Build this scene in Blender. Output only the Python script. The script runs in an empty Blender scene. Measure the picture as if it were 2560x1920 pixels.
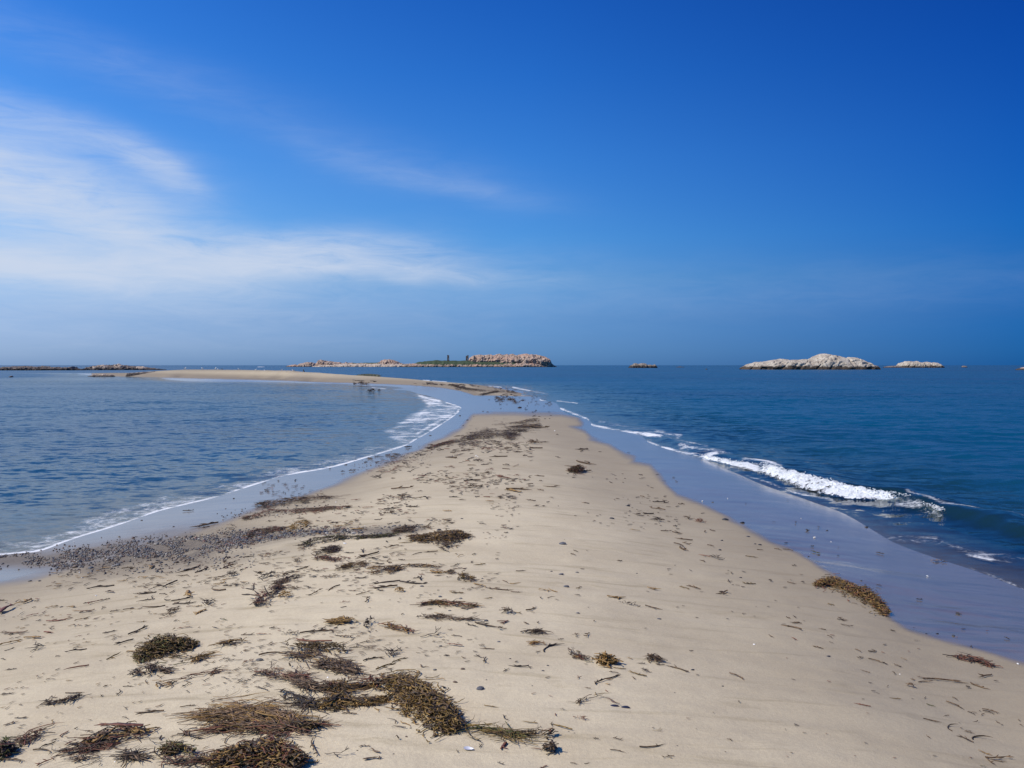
import bpy, bmesh, math, random
import numpy as np
from mathutils import Vector, Matrix, Euler

# ------------------------------------------------------------------ camera, sky, sun, exposure
S = bpy.context.scene
COL = S.collection
F = 2217.0                      # focal length in photograph pixels
CAMZ = 2.35
PITCH = math.atan(47.0 / F)
cam = bpy.data.cameras.new('camera')
cam.sensor_width = 36.0
cam.lens = 36.0 * F / 2560.0
cam.clip_start = 0.1
cam.clip_end = 60000.0
camo = bpy.data.objects.new('camera', cam)
COL.objects.link(camo)
camo.location = (0, 0, CAMZ)
camo.rotation_euler = (math.radians(90) - PITCH, 0, 0)
S.camera = camo

SUN_EL, SUN_AZ = math.radians(46), math.radians(-112)     # azimuth from +Y towards +X
W = bpy.data.worlds.new('World')
S.world = W
W.use_nodes = True
WN, WL_ = W.node_tree.nodes, W.node_tree.links
WN.clear()

S.view_settings.view_transform = 'Standard'
S.view_settings.look = 'None'
S.view_settings.exposure = 0.0
S.view_settings.gamma = 1.0
S.view_settings.use_curve_mapping = False
S.render.engine = 'CYCLES'
S.cycles.use_denoising = True
S.cycles.max_bounces = 6
S.cycles.transparent_max_bounces = 12
S.cycles.sample_clamp_indirect = 4.0
S.cycles.caustics_reflective = False
S.cycles.caustics_refractive = False

sun = bpy.data.lights.new('sun', 'SUN')
sun.energy = 5.0
sun.angle = math.radians(0.5)
sun.color = (1.0, 0.90, 0.76)
suno = bpy.data.objects.new('sun', sun)
COL.objects.link(suno)
sd = Vector((math.sin(SUN_AZ) * math.cos(SUN_EL), math.cos(SUN_AZ) * math.cos(SUN_EL), math.sin(SUN_EL)))
suno.rotation_euler = sd.to_track_quat('Z', 'Y').to_euler()
suno.location = sd * 50


class NT:
    """small helper to write node maths as expressions"""
    def __init__(s, tree):
        s.t = tree; s.n = tree.nodes; s.l = tree.links

    def new(s, typ, **kw):
        n = s.n.new(typ)
        for k, v in kw.items():
            setattr(n, k, v)
        return n

    def put(s, sock, v):
        if isinstance(v, bpy.types.NodeSocket):
            s.l.new(v, sock)
        else:
            sock.default_value = v

    def m(s, op, a, b=None, c=None, clamp=False):
        n = s.new('ShaderNodeMath', operation=op)
        n.use_clamp = clamp
        s.put(n.inputs[0], a)
        if b is not None: s.put(n.inputs[1], b)
        if c is not None: s.put(n.inputs[2], c)
        return n.outputs[0]

    def add(s, a, b): return s.m('ADD', a, b)
    def sub(s, a, b): return s.m('SUBTRACT', a, b)
    def mul(s, a, b): return s.m('MULTIPLY', a, b)
    def sat(s, a): return s.m('ADD', a, 0.0, clamp=True)

    def step(s, x, lo, hi, a=0.0, b=1.0):
        n = s.new('ShaderNodeMapRange')
        n.interpolation_type = 'SMOOTHSTEP'
        s.put(n.inputs[0], x)
        n.inputs[1].default_value = lo; n.inputs[2].default_value = hi
        n.inputs[3].default_value = a; n.inputs[4].default_value = b
        return n.outputs[0]

    def vm(s, op, a, b=None):
        n = s.new('ShaderNodeVectorMath', operation=op)
        s.put(n.inputs[0], a)
        if b is not None:
            if op == 'SCALE': s.put(n.inputs[3], b)
            else: s.put(n.inputs[1], b)
        return n.outputs[0]

    def noise(s, vec, scale, detail=3.0, rough=0.5, dist=0.0, color=False, dim='3D'):
        n = s.new('ShaderNodeTexNoise')
        n.noise_dimensions = dim
        if vec is not None: s.l.new(vec, n.inputs['Vector'])
        n.inputs['Scale'].default_value = scale
        n.inputs['Detail'].default_value = detail
        n.inputs['Roughness'].default_value = rough
        n.inputs['Distortion'].default_value = dist
        return n.outputs['Color' if color else 0]

    def mix(s, f, a, b, blend='MIX'):
        n = s.new('ShaderNodeMix', data_type='RGBA', blend_type=blend)
        s.put(n.inputs[0], f)
        for i, v in ((6, a), (7, b)):
            if isinstance(v, tuple) and len(v) == 3: v = v + (1.0,)
            s.put(n.inputs[i], v)
        return n.outputs[2]

    def ramp(s, x, stops):
        n = s.new('ShaderNodeValToRGB')
        s.put(n.inputs[0], x)
        r = n.color_ramp
        while len(r.elements) < len(stops): r.elements.new(0.5)
        for e, (p, c) in zip(r.elements, stops):
            e.position = p
            e.color = tuple(c) + (1.0,) if len(c) == 3 else c
        return n.outputs[0]

    def attr(s, name):
        n = s.new('ShaderNodeAttribute')
        n.attribute_name = name
        return n.outputs['Fac']

    def mapped(s, vec, scale=(1, 1, 1), rot=(0, 0, 0), loc=(0, 0, 0)):
        n = s.new('ShaderNodeMapping')
        s.l.new(vec, n.inputs[0])
        n.inputs['Location'].default_value = loc
        n.inputs['Rotation'].default_value = rot
        n.inputs['Scale'].default_value = scale
        return n.outputs[0]


def lin(r, g, b):
    f = lambda c: (c / 255 / 12.92) if c / 255 <= 0.04045 else ((c / 255 + 0.055) / 1.055) ** 2.4
    return (f(r), f(g), f(b))


# ---- sky: Nishita, graded with height above the horizon, with thin cirrus to the left
T = NT(W.node_tree)
sky = T.new('ShaderNodeTexSky', sky_type='NISHITA')
sky.sun_disc = False
sky.sun_elevation = SUN_EL
sky.sun_rotation = SUN_AZ
sky.altitude = 0
sky.air_density = 1.0
sky.dust_density = 0.6
sky.ozone_density = 2.0
tc = T.new('ShaderNodeTexCoord')
sep = T.new('ShaderNodeSeparateXYZ')
T.l.new(tc.outputs['Generated'], sep.inputs[0])
X, Y, Z = sep.outputs
DEG = 180 / math.pi
el = T.mul(T.m('ARCSINE', Z), DEG)
az = T.mul(T.m('ARCTAN2', X, Y), DEG)
SKYK = 1.0
# grading of the sky by elevation (fraction of 90 degrees)
GR = [(0.0, (0.25, 0.585, 1.50)), (0.016, (0.25, 0.54, 1.32)), (0.033, (0.266, 0.54, 1.18)), (0.061, (0.32, 0.66, 1.18)),
      (0.09, (0.285, 0.72, 1.3)), (0.145, (0.21, 0.68, 1.38)), (0.2, (0.125, 0.585, 1.38)), (0.25, (0.085, 0.50, 1.34)),
      (0.5, (0.06, 0.42, 1.2)), (1.0, (0.05, 0.38, 1.1))]
SKY_GRADE = True


def pxdir(px, py):
    a = math.degrees(math.atan((px - 1280) / F))
    e = math.degrees(math.atan((913 - py) / F * math.cos(math.radians(a))))
    return a, e


# cirrus: streaks of ice cloud (centre, half length, half height in photo pixels, tilt, strength)
CLOUDS = [(-80, 445, 330, 80, 14, .72), (190, 505, 380, 50, 18, .46), (-50, 648, 420, 36, 4, .90),
          (500, 655, 520, 36, -1, .48), (780, 640, 230, 42, -3, .66), (980, 680, 300, 18, 2, .34),
          (350, 590, 80, 14, 4, .44), (60, 310, 260, 42, 14, .26), (370, 430, 100, 26, 26, .44),
          (-100, 800, 900, 120, 0, .12), (820, 385, 170, 34, 16, .05), (1130, 475, 200, 30, 10, .07),
          (200, 130, 420, 60, 12, .07), (1080, 445, 260, 60, 10, .05),
          (1250, 730, 1500, 60, 0, .05), (400, 760, 500, 22, 3, .08), (-900, 600, 700, 140, 0, .5)]
cvec = T.new('ShaderNodeCombineXYZ')
T.put(cvec.inputs[0], az); T.put(cvec.inputs[1], el)
warp = T.noise(T.mapped(cvec.outputs[0], (0.05, 0.11, 1)), 1.0, 4, 0.6, color=True)
wv = T.vm('SUBTRACT', warp, (0.5, 0.5, 0.5))
ws = T.new('ShaderNodeSeparateXYZ'); T.l.new(wv, ws.inputs[0])
azw = T.add(az, T.mul(ws.outputs[0], 7.0))
elw = T.add(el, T.mul(ws.outputs[1], 3.0))
tot = None
for (cx, cy, hw, hh, tilt, st) in CLOUDS:
    if cx > -400:
        a0, e0 = pxdir(cx, cy)
    else:
        a0, e0 = -52.0, 7.5
    k = DEG / F
    t = math.radians(-tilt)
    dx = T.sub(azw, a0); dy = T.sub(elw, e0)
    u = T.mul(T.add(T.mul(dx, math.cos(t)), T.mul(dy, math.sin(t))), 1 / (hw * k))
    v = T.mul(T.sub(T.mul(dy, math.cos(t)), T.mul(dx, math.sin(t))), 1 / (hh * k))
    r2 = T.add(T.mul(u, u), T.mul(v, v))
    g = T.mul(T.m('EXPONENT', T.mul(r2, -1.0)), st)
    tot = g if tot is None else T.add(tot, g)
fib = T.noise(T.mapped(cvec.outputs[0], (0.22, 1.25, 1), (0, 0, math.radians(9))), 1.0, 9, 0.68, 0.9)
fib2 = T.noise(T.mapped(cvec.outputs[0], (0.07, 0.34, 1), (0, 0, math.radians(-5)), (3, 1, 0)), 1.0, 6, 0.6, 0.8)
tot = T.mul(tot, T.add(-1.05, T.add(T.mul(fib, 2.5), T.mul(fib2, 1.9))))
tot = T.m('MAXIMUM', tot, 0.0)
cloud = T.sub(1.0, T.m('EXPONENT', T.mul(tot, -1.4)))
above = T.step(el, -0.2, 1.5)
cloud = T.mul(cloud, above)
base = sky.outputs[0]
if SKY_GRADE:
    gr = T.ramp(T.mul(T.m('MAXIMUM', el, 0.0), 1 / 90.0), GR)
    base = T.mix(1.0, base, gr, 'MULTIPLY')
    # falls off away from the sun's side, all the way round
    sunx = T.add(T.mul(X, math.sin(SUN_AZ)), T.mul(Y, math.cos(SUN_AZ)))
    sd_ = T.ramp(T.m('MULTIPLY_ADD', sunx, 0.5, 0.5), [(0.0, (0.018, 0.086, 0.138)), (0.106, (0.026, 0.094, 0.146)),
          (0.3125, (0.24, 0.245, 0.245)), (0.57, (0.54, 0.375, 0.31)), (1.0, (0.9, 0.52, 0.34))])
    sd_ = T.vm('SCALE', sd_, 4.08)
    base = T.mix(1.0, base, sd_, 'MULTIPLY')
base = T.vm('SCALE', base, SKYK)
CLOUD_COL = (6.0, 6.8, 8.3, 1.0)
skyc = T.mix(cloud, base, CLOUD_COL)
bg = T.new('ShaderNodeBackground')
bg.inputs['Strength'].default_value = 0.10
T.l.new(skyc, bg.inputs['Color'])
wo = T.new('ShaderNodeOutputWorld')
T.l.new(bg.outputs[0], wo.inputs[0])


# ------------------------------------------------------------------ helpers
def tag(o, label=None, cat=None, group=None, kind=None):
    if label: o['label'] = label
    if cat: o['category'] = cat
    if group: o['group'] = group
    if kind: o['kind'] = kind
    return o


def link(name, data, parent=None):
    o = bpy.data.objects.new(name, data)
    COL.objects.link(o)
    if parent is not None: o.parent = parent
    return o


def mesh_np(name, verts, faces, mats=(), smooth=True, midx=None):
    """verts (n,3), faces (m,4) or (m,3) arrays"""
    me = bpy.data.meshes.new(name)
    verts = np.asarray(verts, np.float32); faces = np.asarray(faces, np.int32)
    k = faces.shape[1]
    me.vertices.add(len(verts)); me.vertices.foreach_set('co', verts.ravel())
    me.loops.add(faces.size); me.loops.foreach_set('vertex_index', faces.ravel())
    me.polygons.add(len(faces))
    me.polygons.foreach_set('loop_start', np.arange(0, faces.size, k, dtype=np.int32))
    me.polygons.foreach_set('loop_total', np.full(len(faces), k, np.int32))
    me.polygons.foreach_set('use_smooth', np.full(len(faces), smooth))
    if midx is not None: me.polygons.foreach_set('material_index', np.asarray(midx, np.int32))
    for m in mats: me.materials.append(m)
    me.update(calc_edges=True)
    return me


def setattr_f(me, name, vals):
    a = me.attributes.new(name, 'FLOAT', 'POINT')
    a.data.foreach_set('value', np.asarray(vals, np.float32).ravel())


def grid_faces(nr, nc):
    i = np.arange(nr * nc).reshape(nr, nc)
    return np.stack([i[:-1, :-1], i[:-1, 1:], i[1:, 1:], i[1:, :-1]], -1).reshape(-1, 4)


def _hash(ix, iy, iz, seed):
    h = (ix.astype(np.int64) * 374761393 + iy.astype(np.int64) * 668265263 + iz.astype(np.int64) * 2147483647 + seed * 1274126177) & 0xffffffff
    h = ((h ^ (h >> 13)) * 1274126177) & 0xffffffff
    h = ((h ^ (h >> 16)) * 2246822519) & 0xffffffff
    return ((h ^ (h >> 15)) & 0xffffff) / float(0xffffff)


def vnoise(x, y, z=None, seed=0):
    x = np.asarray(x, float); y = np.asarray(y, float)
    z = np.zeros_like(x) if z is None else np.asarray(z, float)
    xi, yi, zi = np.floor(x), np.floor(y), np.floor(z)
    fx, fy, fz = x - xi, y - yi, z - zi
    sx, sy, sz = [t * t * (3 - 2 * t) for t in (fx, fy, fz)]
    r = 0
    for a in (0, 1):
        for b in (0, 1):
            for c in (0, 1):
                w = (sx if a else 1 - sx) * (sy if b else 1 - sy) * (sz if c else 1 - sz)
                r = r + w * _hash(xi + a, yi + b, zi + c, seed)
    return r * 2 - 1


def fbm(x, y, z=None, oct=4, seed=0, gain=0.5):
    r = 0; a = 1.0; f = 1.0
    for i in range(oct):
        r = r + a * vnoise(x * f, y * f, None if z is None else z * f, seed + i * 17)
        a *= gain; f *= 2.03
    return r


# ------------------------------------------------------------------ photo pixel <-> world
def ray(px, py):
    dx = (px - 1280.0) / F; dy = (960.0 - py) / F
    c, s = math.cos(PITCH), math.sin(PITCH)
    return np.array([dx, c + dy * s, -s + dy * c])


def hit(px, py, z=0.0):
    d = ray(px, py)
    t = (z - CAMZ) / d[2]
    return d[0] * t, d[1] * t


def project(x, y, z):
    c, s = math.cos(PITCH), math.sin(PITCH)
    zz = z - CAMZ
    dep = y * c - zz * s
    up = y * s + zz * c
    return 1280 + F * x / dep, 960 - F * up / dep


# ---- ground heights: control points (photo px, py, height) and world points
CP = []
LEFT_SHORE = [(0, 1388), (100, 1378), (190, 1345), (280, 1318), (400, 1277), (540, 1243), (700, 1192), (840, 1166), (883, 1154),
              (950, 1134), (1014, 1114), (1040, 1099), (1071, 1082), (1112, 1056), (1138, 1038), (1152, 1018), (1118, 1006),
              (1089, 995), (1042, 983), (980, 973), (900, 964), (840, 959), (780, 955), (700, 951), (600, 948), (500, 946),
              (400, 943.5), (320, 941), (250, 939)]
RIGHT_SHORE = [(2560, 1474), (2441, 1428), (2330, 1392), (2232, 1355), (2160, 1312), (2094, 1277), (1992, 1241), (1900, 1209),
               (1850, 1187), (1790, 1161), (1756, 1148), (1690, 1129), (1620, 1105), (1600, 1088), (1478, 1063), (1440, 1042),
               (1400, 1021), (1350, 1002), (1303, 989)]
def dens(pts, step):
    r = [pts[0]]
    for a, b in zip(pts[:-1], pts[1:]):
        n = max(1, int(round(math.hypot(b[0] - a[0], b[1] - a[1]) / step)))
        r += [tuple(a[j] + (b[j] - a[j]) * k / n for j in range(len(a))) for k in range(1, n + 1)]
    return r


for p in dens(LEFT_SHORE, 60) + dens(RIGHT_SHORE, 70): CP.append((p[0], p[1], 0.0))
CREST_PTS = [(330, 932, .55), (400, 927, 1.15), (460, 924, 1.45), (540, 924, 1.5), (640, 926, 1.45), (720, 929.5, 1.3), (800, 932, 1.15),
             (880, 938, .95), (930, 941, .85), (990, 945, .7), (1040, 949, .6), (1100, 955, .48), (1160, 960, .36)]
BERM_PTS = [(250, 937.5, .12), (380, 940, .2), (500, 942, .35), (700, 947, .3), (840, 955, .16), (980, 960, .16), (1100, 968, .14), (1180, 985, .10), (1240, 995, .08)]
CP += [(1100, 1900, .78), (1100, 1700, .76), (1050, 1500, .70), (1100, 1350, .60), (1200, 1200, .46), (1290, 1100, .32),
       (1340, 1062, .20), (1300, 1030, .09), (1250, 1010, .07), (1290, 998, .06), (1200, 1030, .06),
       (500, 1600, .66), (300, 1500, .46), (600, 1400, .45), (150, 1470, .27), (0, 1490, .24), (0, 1650, .55), (0, 1900, .74),
       (800, 1300, .42), (1000, 1180, .31), (430, 1345, .14), (620, 1285, .15), (740, 1255, .15), (900, 1195, .13),
       (1050, 1130, .12), (1150, 1095, .12), (1200, 1050, .09),
       (2560, 1665, .34), (2300, 1600, .33), (2160, 1490, .29), (2050, 1430, .26), (1920, 1360, .24), (1830, 1310, .22),
       (1700, 1260, .20), (1580, 1170, .16), (1470, 1100, .13), (1440, 1050, .08), (1400, 1042, .08),
       (2560, 1900, .55), (2100, 1700, .58), (1700, 1500, .52), (1500, 1300, .45), (1400, 1150, .32), (1700, 1900, .74),
       # far bar: edge of the wet flat, then the crest
       (1360, 1003, .03), (1220, 967, .22), (1280, 978, .10), (1330, 992, .05)]
CP += dens(CREST_PTS, 28) + dens(BERM_PTS, 30)
for (px, py, d) in [(100, 948, .6), (250, 946, .35), (400, 952, .5), (600, 957, .6), (150, 935, .5), (60, 932, 1.), (0, 1300, .22), (0, 1200, .6), (0, 1000, 1.2), (400, 1215, .25), (400, 1100, .8), (700, 1130, .25),
                    (700, 1050, .8), (950, 1085, .16), (900, 1030, .4), (1000, 1010, .25), (1080, 1030, .1), (800, 985, .5),
                    (500, 970, .9), (200, 960, .9), (250, 1000, 1.1),
                    (2560, 1400, .10), (2560, 1330, .35), (2560, 1200, 1.4), (2350, 1320, .12), (2300, 1240, .4), (2100, 1190, .45),
                    (2000, 1100, 1.2), (1900, 1160, .3), (1750, 1105, .3), (1700, 1040, .9), (1550, 1040, .22), (1500, 1000, .5),
                    (1400, 985, .35), (1350, 965, .8), (2400, 1000, 3), (1700, 980, 2), (1500, 950, 2)]:
    CP.append((px, py, ('d', -d)))
WP = []
for c in CP:
    if isinstance(c[2], tuple):
        x, y = hit(c[0], c[1], 0); WP.append((x, y, c[2][1]))
    else:
        x, y = hit(*c); WP.append((x, y, c[2]))
# far side of the bar
for (px, py, z) in dens(CREST_PTS, 28):
    x, y = hit(px, py, z)
    for k, zz in ((1.10, 0.35 * z), (1.16, -0.1), (1.35, -1.5)):
        WP.append((x * k, y * k, zz))
WP += [(-7.5, 5, .0), (-8, 0, 0), (-8, -3, 0), (-11, 2, -.5), (-25, 2, -2.5), (-25, 12, -2), (7, 3, 0.0), (7.4, -3, 0), (6.3, 6, 0),
       (9, 2, -.4), (25, 2, -2.5), (25, 12, -2.5), (0, 0, .79), (0, -3, .8), (-4, 0, .7), (3.5, 0, .7), (-4, 3, .68), (3, 3.5, .66),
       (-150, 60, -2), (-170, 190, -2.), (-120, 225, -2), (60, 260, -3), (0, 260, -3), (-70, 265, -3), (150, 150, -4), (120, 60, -4),
       (60, 30, -3), (-60, 30, -2.0)]
WP = np.array(WP)


def uv(x, y):
    y = np.maximum(y, -3.0)
    return 5 * x / (y + 6), 1.6 * np.log(y + 6)


def _fit(wp):
    U, V = uv(wp[:, 0], wp[:, 1]); n = len(wp)
    d2 = (U[:, None] - U) ** 2 + (V[:, None] - V) ** 2
    K = 0.5 * d2 * np.log(d2 + 1e-9) + np.eye(n) * 2e-4
    P = np.stack([np.ones(n), U, V], 1)
    A = np.block([[K, P], [P.T, np.zeros((3, 3))]])
    return U, V, np.linalg.solve(A, np.concatenate([wp[:, 2], np.zeros(3)]))


_U, _V, _W = _fit(WP)


def ground0(x, y):
    x = np.asarray(x, float); y = np.asarray(y, float)
    sh = np.broadcast(x, y).shape
    u, v = uv(np.broadcast_to(x, sh).ravel(), np.broadcast_to(y, sh).ravel())
    out = _W[-3] + _W[-2] * u + _W[-1] * v
    for i in range(0, len(u), 40000):
        a, b = u[i:i + 40000, None], v[i:i + 40000, None]
        d2 = (a - _U) ** 2 + (b - _V) ** 2
        out[i:i + 40000] += (0.5 * d2 * np.log(d2 + 1e-9)) @ _W[:-3]
    return np.clip(out, -4, 2).reshape(sh)


def relief(x, y, h):
    """gentle undulation and wind marks of the sand; fades under water"""
    k = np.clip(h / 0.25, 0, 1)
    r = 0.012 * fbm(x * 0.55, y * 0.9, oct=3, seed=3)
    fd_ = np.clip(9 / np.maximum(y, 1), 0, 1) ** 1.5
    r = r + 0.005 * fbm(x * 1.6 - y * .3, y * 4.5, oct=3, seed=9) * np.sqrt(fd_)
    r = r + 0.0025 * fbm(x * 9, y * 14, oct=2, seed=21) * fd_
    # low edge washed into the near sand by the last high tide
    return r * k + 0.0


def ground(x, y):
    h = ground0(x, y)
    return h + relief(np.asarray(x, float), np.asarray(y, float), h)


def gpx(px, py):
    """world point of the sand under photo pixel"""
    z = 0.5 if py > 1050 else 0.1
    for _ in range(9):
        x, y = hit(px, py, z)
        z = 0.4 * z + 0.6 * float(ground(np.array([x]), np.array([y]))[0])
        z = min(z, 2.0)
    x, y = hit(px, py, z)
    return x, y, max(z, -0.02)


def gpx_many(px, py):
    px = np.asarray(px, float); py = np.asarray(py, float)
    z = np.where(py > 1050, 0.5, 0.1)
    dx = (px - 1280) / F; dy = (960 - py) / F
    c, s = math.cos(PITCH), math.sin(PITCH)
    dyw = c + dy * s; dzw = -s + dy * c
    for _ in range(9):
        t = (z - CAMZ) / dzw
        z = 0.4 * z + 0.6 * ground(dx * t, dyw * t)
    t = (z - CAMZ) / dzw
    return dx * t, dyw * t, z


def seg_dist(px, py, pts, closed=False):
    """distance and parameter from points to polyline"""
    pts = np.asarray(pts, float)
    if closed: pts = np.vstack([pts, pts[:1]])
    best = np.full(px.shape, 1e18); par = np.zeros(px.shape); L = 0.0
    for a, b in zip(pts[:-1], pts[1:]):
        d = b - a; l2 = d @ d + 1e-12; l = math.sqrt(l2)
        t = np.clip(((px - a[0]) * d[0] + (py - a[1]) * d[1]) / l2, 0, 1)
        q = (px - a[0] - t * d[0]) ** 2 + (py - a[1] - t * d[1]) ** 2
        m = q < best
        best = np.where(m, q, best); par = np.where(m, L + t * l, par)
        L += l
    return np.sqrt(best), par / L


def inside(px, py, poly):
    r = np.zeros(px.shape, bool)
    n = len(poly)
    for i in range(n):
        x1, y1 = poly[i]; x2, y2 = poly[(i + 1) % n]
        if y1 == y2: continue
        c = ((y1 > py) != (y2 > py)) & (px < (x2 - x1) * (py - y1) / (y2 - y1) + x1)
        r ^= c
    return r


# sand that has dried (outline read off the photograph, laid on the ground)
DRY = [(-3000, 1800), (-1500, 1640), (-600, 1520), (0, 1462), (100, 1440), (190, 1418), (260, 1400), (430, 1348), (620, 1285), (740, 1253), (830, 1222), (900, 1195), (950, 1170),
       (1050, 1128), (1110, 1100), (1150, 1080), (1170, 1060), (1185, 1042), (1240, 1040), (1330, 1039), (1400, 1041), (1440, 1048), (1450, 1060), (1422, 1066),
       (1460, 1082), (1475, 1100), (1520, 1115), (1560, 1142), (1580, 1150), (1572, 1158), (1620, 1170), (1640, 1190), (1665, 1215), (1690, 1240), (1740, 1258), (1830, 1312),
       (1920, 1360), (2000, 1390), (2050, 1428), (2160, 1492), (2215, 1540), (2270, 1580), (2330, 1606), (2420, 1630), (2490, 1650), (2560, 1668),
       (3200, 1900), (5000, 2600), (5000, 9000), (-3000, 9000)]
DRY2 = [(230, 939), (300, 940.5), (420, 943.5), (600, 947.5), (700, 950), (780, 953.5), (840, 955.5), (900, 957), (980, 960), (1030, 962), (1100, 968), (1150, 976), (1182, 986),
        (1192, 993), (1250, 999), (1290, 1001), (1330, 997), (1335, 992), (1300, 983), (1260, 974), (1200, 963), (1150, 940), (800, 915), (300, 915), (230, 930)]

# ------------------------------------------------------------------ sand spit
def fan(rows, ncol, w0, wk, outer=None):
    t = np.linspace(-1, 1, ncol)
    X_ = (w0 + wk * np.maximum(rows, 0))[:, None] * t[None, :]
    if outer is not None:
        ed = X_[:, -1:]
        ext = np.array(outer)[None, :]
        R_ = ed + ext
        X_ = np.hstack([-R_[:, ::-1], X_, R_])
    Y_ = np.repeat(rows[:, None], X_.shape[1], 1)
    return X_, Y_


rows = np.concatenate([[-30, -20, -12, -8, -5, -3, -1.5, -.5, .5, 1.2, 1.8], 2.3 * np.exp(np.linspace(0, math.log(280 / 2.3), 680))])
gx, gy = fan(rows, 560, 4.0, 0.68, [0.5, 1.2, 2.5, 5, 9, 15, 25])
gz0 = ground0(gx, gy)
gz = gz0 + relief(gx, gy, gz0)
ppx, ppy = project(gx, np.maximum(gy, 1.5), gz0)
wob = 1.0 + 0 * ppx
nz = fbm(gx * 1.3, gy * 0.5, oct=4, seed=31) * 9 * np.clip(6 / np.maximum(gy, 1), .12, 1) * 1.6
d1, _ = seg_dist(ppx, ppy, DRY, True); s1 = np.where(inside(ppx, ppy, DRY), d1, -d1)
d2, _ = seg_dist(ppx, ppy, DRY2, True); s2 = np.where(inside(ppx, ppy, DRY2), d2, -d2)
sdry = np.where(gy > 66, s2 * 5, s1)
me = mesh_np('sand', np.stack([gx, gy, gz], -1).reshape(-1, 3), grid_faces(*gx.shape))
setattr_f(me, 'dry', (sdry + nz))
setattr_f(me, 'height', np.where(gy > 66, 1.0, gz))
COB = [(0, 1400, 14), (120, 1398, 20), (230, 1392, 26), (330, 1378, 30), (450, 1368, 32), (560, 1352, 26), (660, 1338, 16), (760, 1330, 9), (880, 1328, 9), (1000, 1326, 12), (1060, 1320, 8)]
_d, _s = seg_dist(ppx, ppy, [c[:2] for c in COB])
_w = np.interp(np.clip(ppx, 0, 1060), [c[0] for c in COB], [c[2] for c in COB])
_d2, _ = seg_dist(ppx, ppy, [(230, 1432), (420, 1420), (620, 1400), (760, 1372)])
setattr_f(me, 'gravel', np.where((gy > 2) & (gy < 20), np.exp(-(_d / _w / 1.15) ** 2) + .38 * np.exp(-(_d2 / 26) ** 2), 0) * (1 + .5 * fbm(gx * 3, gy * 1.6, oct=3, seed=88)))
# damp reach, narrow on the left; wide right flank also paints shade and vignetting
damp_shade_w = np.interp(ppx, [0, 900, 1300, 1600, 2600], [230, 110, 130, 400, 900]) * np.clip((ppy - 913) / 700, .12, 1.0)
setattr_f(me, 'damp', np.exp(-np.clip(s1, 0, None) / damp_shade_w * 1.5) * (gy < 66) + (gy >= 66) * np.exp(-(np.clip(s2, 0, None) / 13.0) ** 2) * 1.2 + .40 * (gy >= 66))
sand = link('sand', me)
tag(sand, 'low sand spit running out to sea, pale and dry on top and wet along both edges', kind='structure')


def new_mat(name):
    m = bpy.data.materials.new(name); m.use_nodes = True
    m.node_tree.nodes.clear()
    t = NT(m.node_tree)
    out = t.new('ShaderNodeOutputMaterial')
    return m, t, out


def principled(t, out, base, rough=0.6, normal=None, spec=0.5, **kw):
    p = t.new('ShaderNodeBsdfPrincipled')
    if isinstance(base, tuple) and len(base) == 3: base = base + (1,)
    t.put(p.inputs['Base Color'], base)
    t.put(p.inputs['Roughness'], rough)
    p.inputs['Specular IOR Level'].default_value = spec
    for k, v in kw.items(): t.put(p.inputs[k.replace('_', ' ')], v)
    if normal is not None: t.l.new(normal, p.inputs['Normal'])
    t.l.new(p.outputs[0], out.inputs[0])
    return p


def bump(t, h, strength=0.5, dist=0.01):
    b = t.new('ShaderNodeBump')
    b.inputs['Strength'].default_value = strength
    b.inputs['Distance'].default_value = dist
    t.l.new(h, b.inputs['Height'])
    return b.outputs[0]


m, t, out = new_mat('sand')
pos = t.new('ShaderNodeNewGeometry').outputs['Position']
dry = t.attr('dry'); damp = t.attr('damp')
grv = t.attr('gravel')
wet = t.mul(t.step(dry, -13.0, 6.0, 1.0, 0.0), t.sub(1.0, t.mul(t.sat(grv), .8)))
n1 = t.noise(pos, 1.1, 5, 0.6)
n2 = t.noise(t.mapped(pos, (1.2, 6.0, 1), (0, 0, math.radians(6))), 1.0, 5, 0.6, 0.6)
grain = t.noise(pos, 190.0, 2, 0.7)
grain2 = t.noise(pos, 45.0, 3, 0.65)
dryc = t.mix(t.step(n1, 0.3, 0.7), (0.500, 0.420, 0.285), (0.585, 0.500, 0.345))
strk = t.mul(t.step(n2, 0.52, 0.72), 0.45)
dryc = t.mix(t.mul(strk, 1.3), dryc, (0.31, 0.25, 0.145))
hgt = t.attr('height')
damp = t.m('MAXIMUM', damp, t.step(hgt, 0.10, 0.66, 0.95, 0.0))
dryc = t.mix(t.mul(damp, 0.80), dryc, (0.225, 0.184, 0.128))  # damp tone; the right flank's shade is painted in with it
grv = t.attr('gravel')
dryc = t.mix(t.mul(t.sat(grv), t.step(grain2, 0.35, 0.6, 0.55, 0.95)), dryc, (0.10, 0.082, 0.064))
dryc = t.mix(t.step(grain, 0.56, 0.70, 0.0, 0.28), dryc, (0.14, 0.11, 0.085))
dryc = t.mix(t.step(grain2, 0.40, 0.60, 0.12, 0.0), dryc, (0.24, 0.19, 0.14))
wetc = t.mix(n1, (0.150, 0.118, 0.086), (0.205, 0.163, 0.118))
wetc = t.mix(t.step(n2, 0.45, 0.70, 0.0, 0.55), wetc, (0.085, 0.072, 0.060))
col = t.mix(wet, dryc, wetc)
rough = t.add(t.mul(wet, -0.72), 0.9)
bh = t.add(t.mul(grain, 0.35), t.add(t.mul(grain2, 0.7), t.mul(n2, 1.5)))
bs = t.new('ShaderNodeBump'); bs.inputs['Distance'].default_value = 0.006
t.l.new(bh, bs.inputs['Height']); t.put(bs.inputs['Strength'], t.add(t.mul(wet, -0.62), 0.65))
p = principled(t, out, col, rough, bs.outputs[0], spec=0.35)
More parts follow.
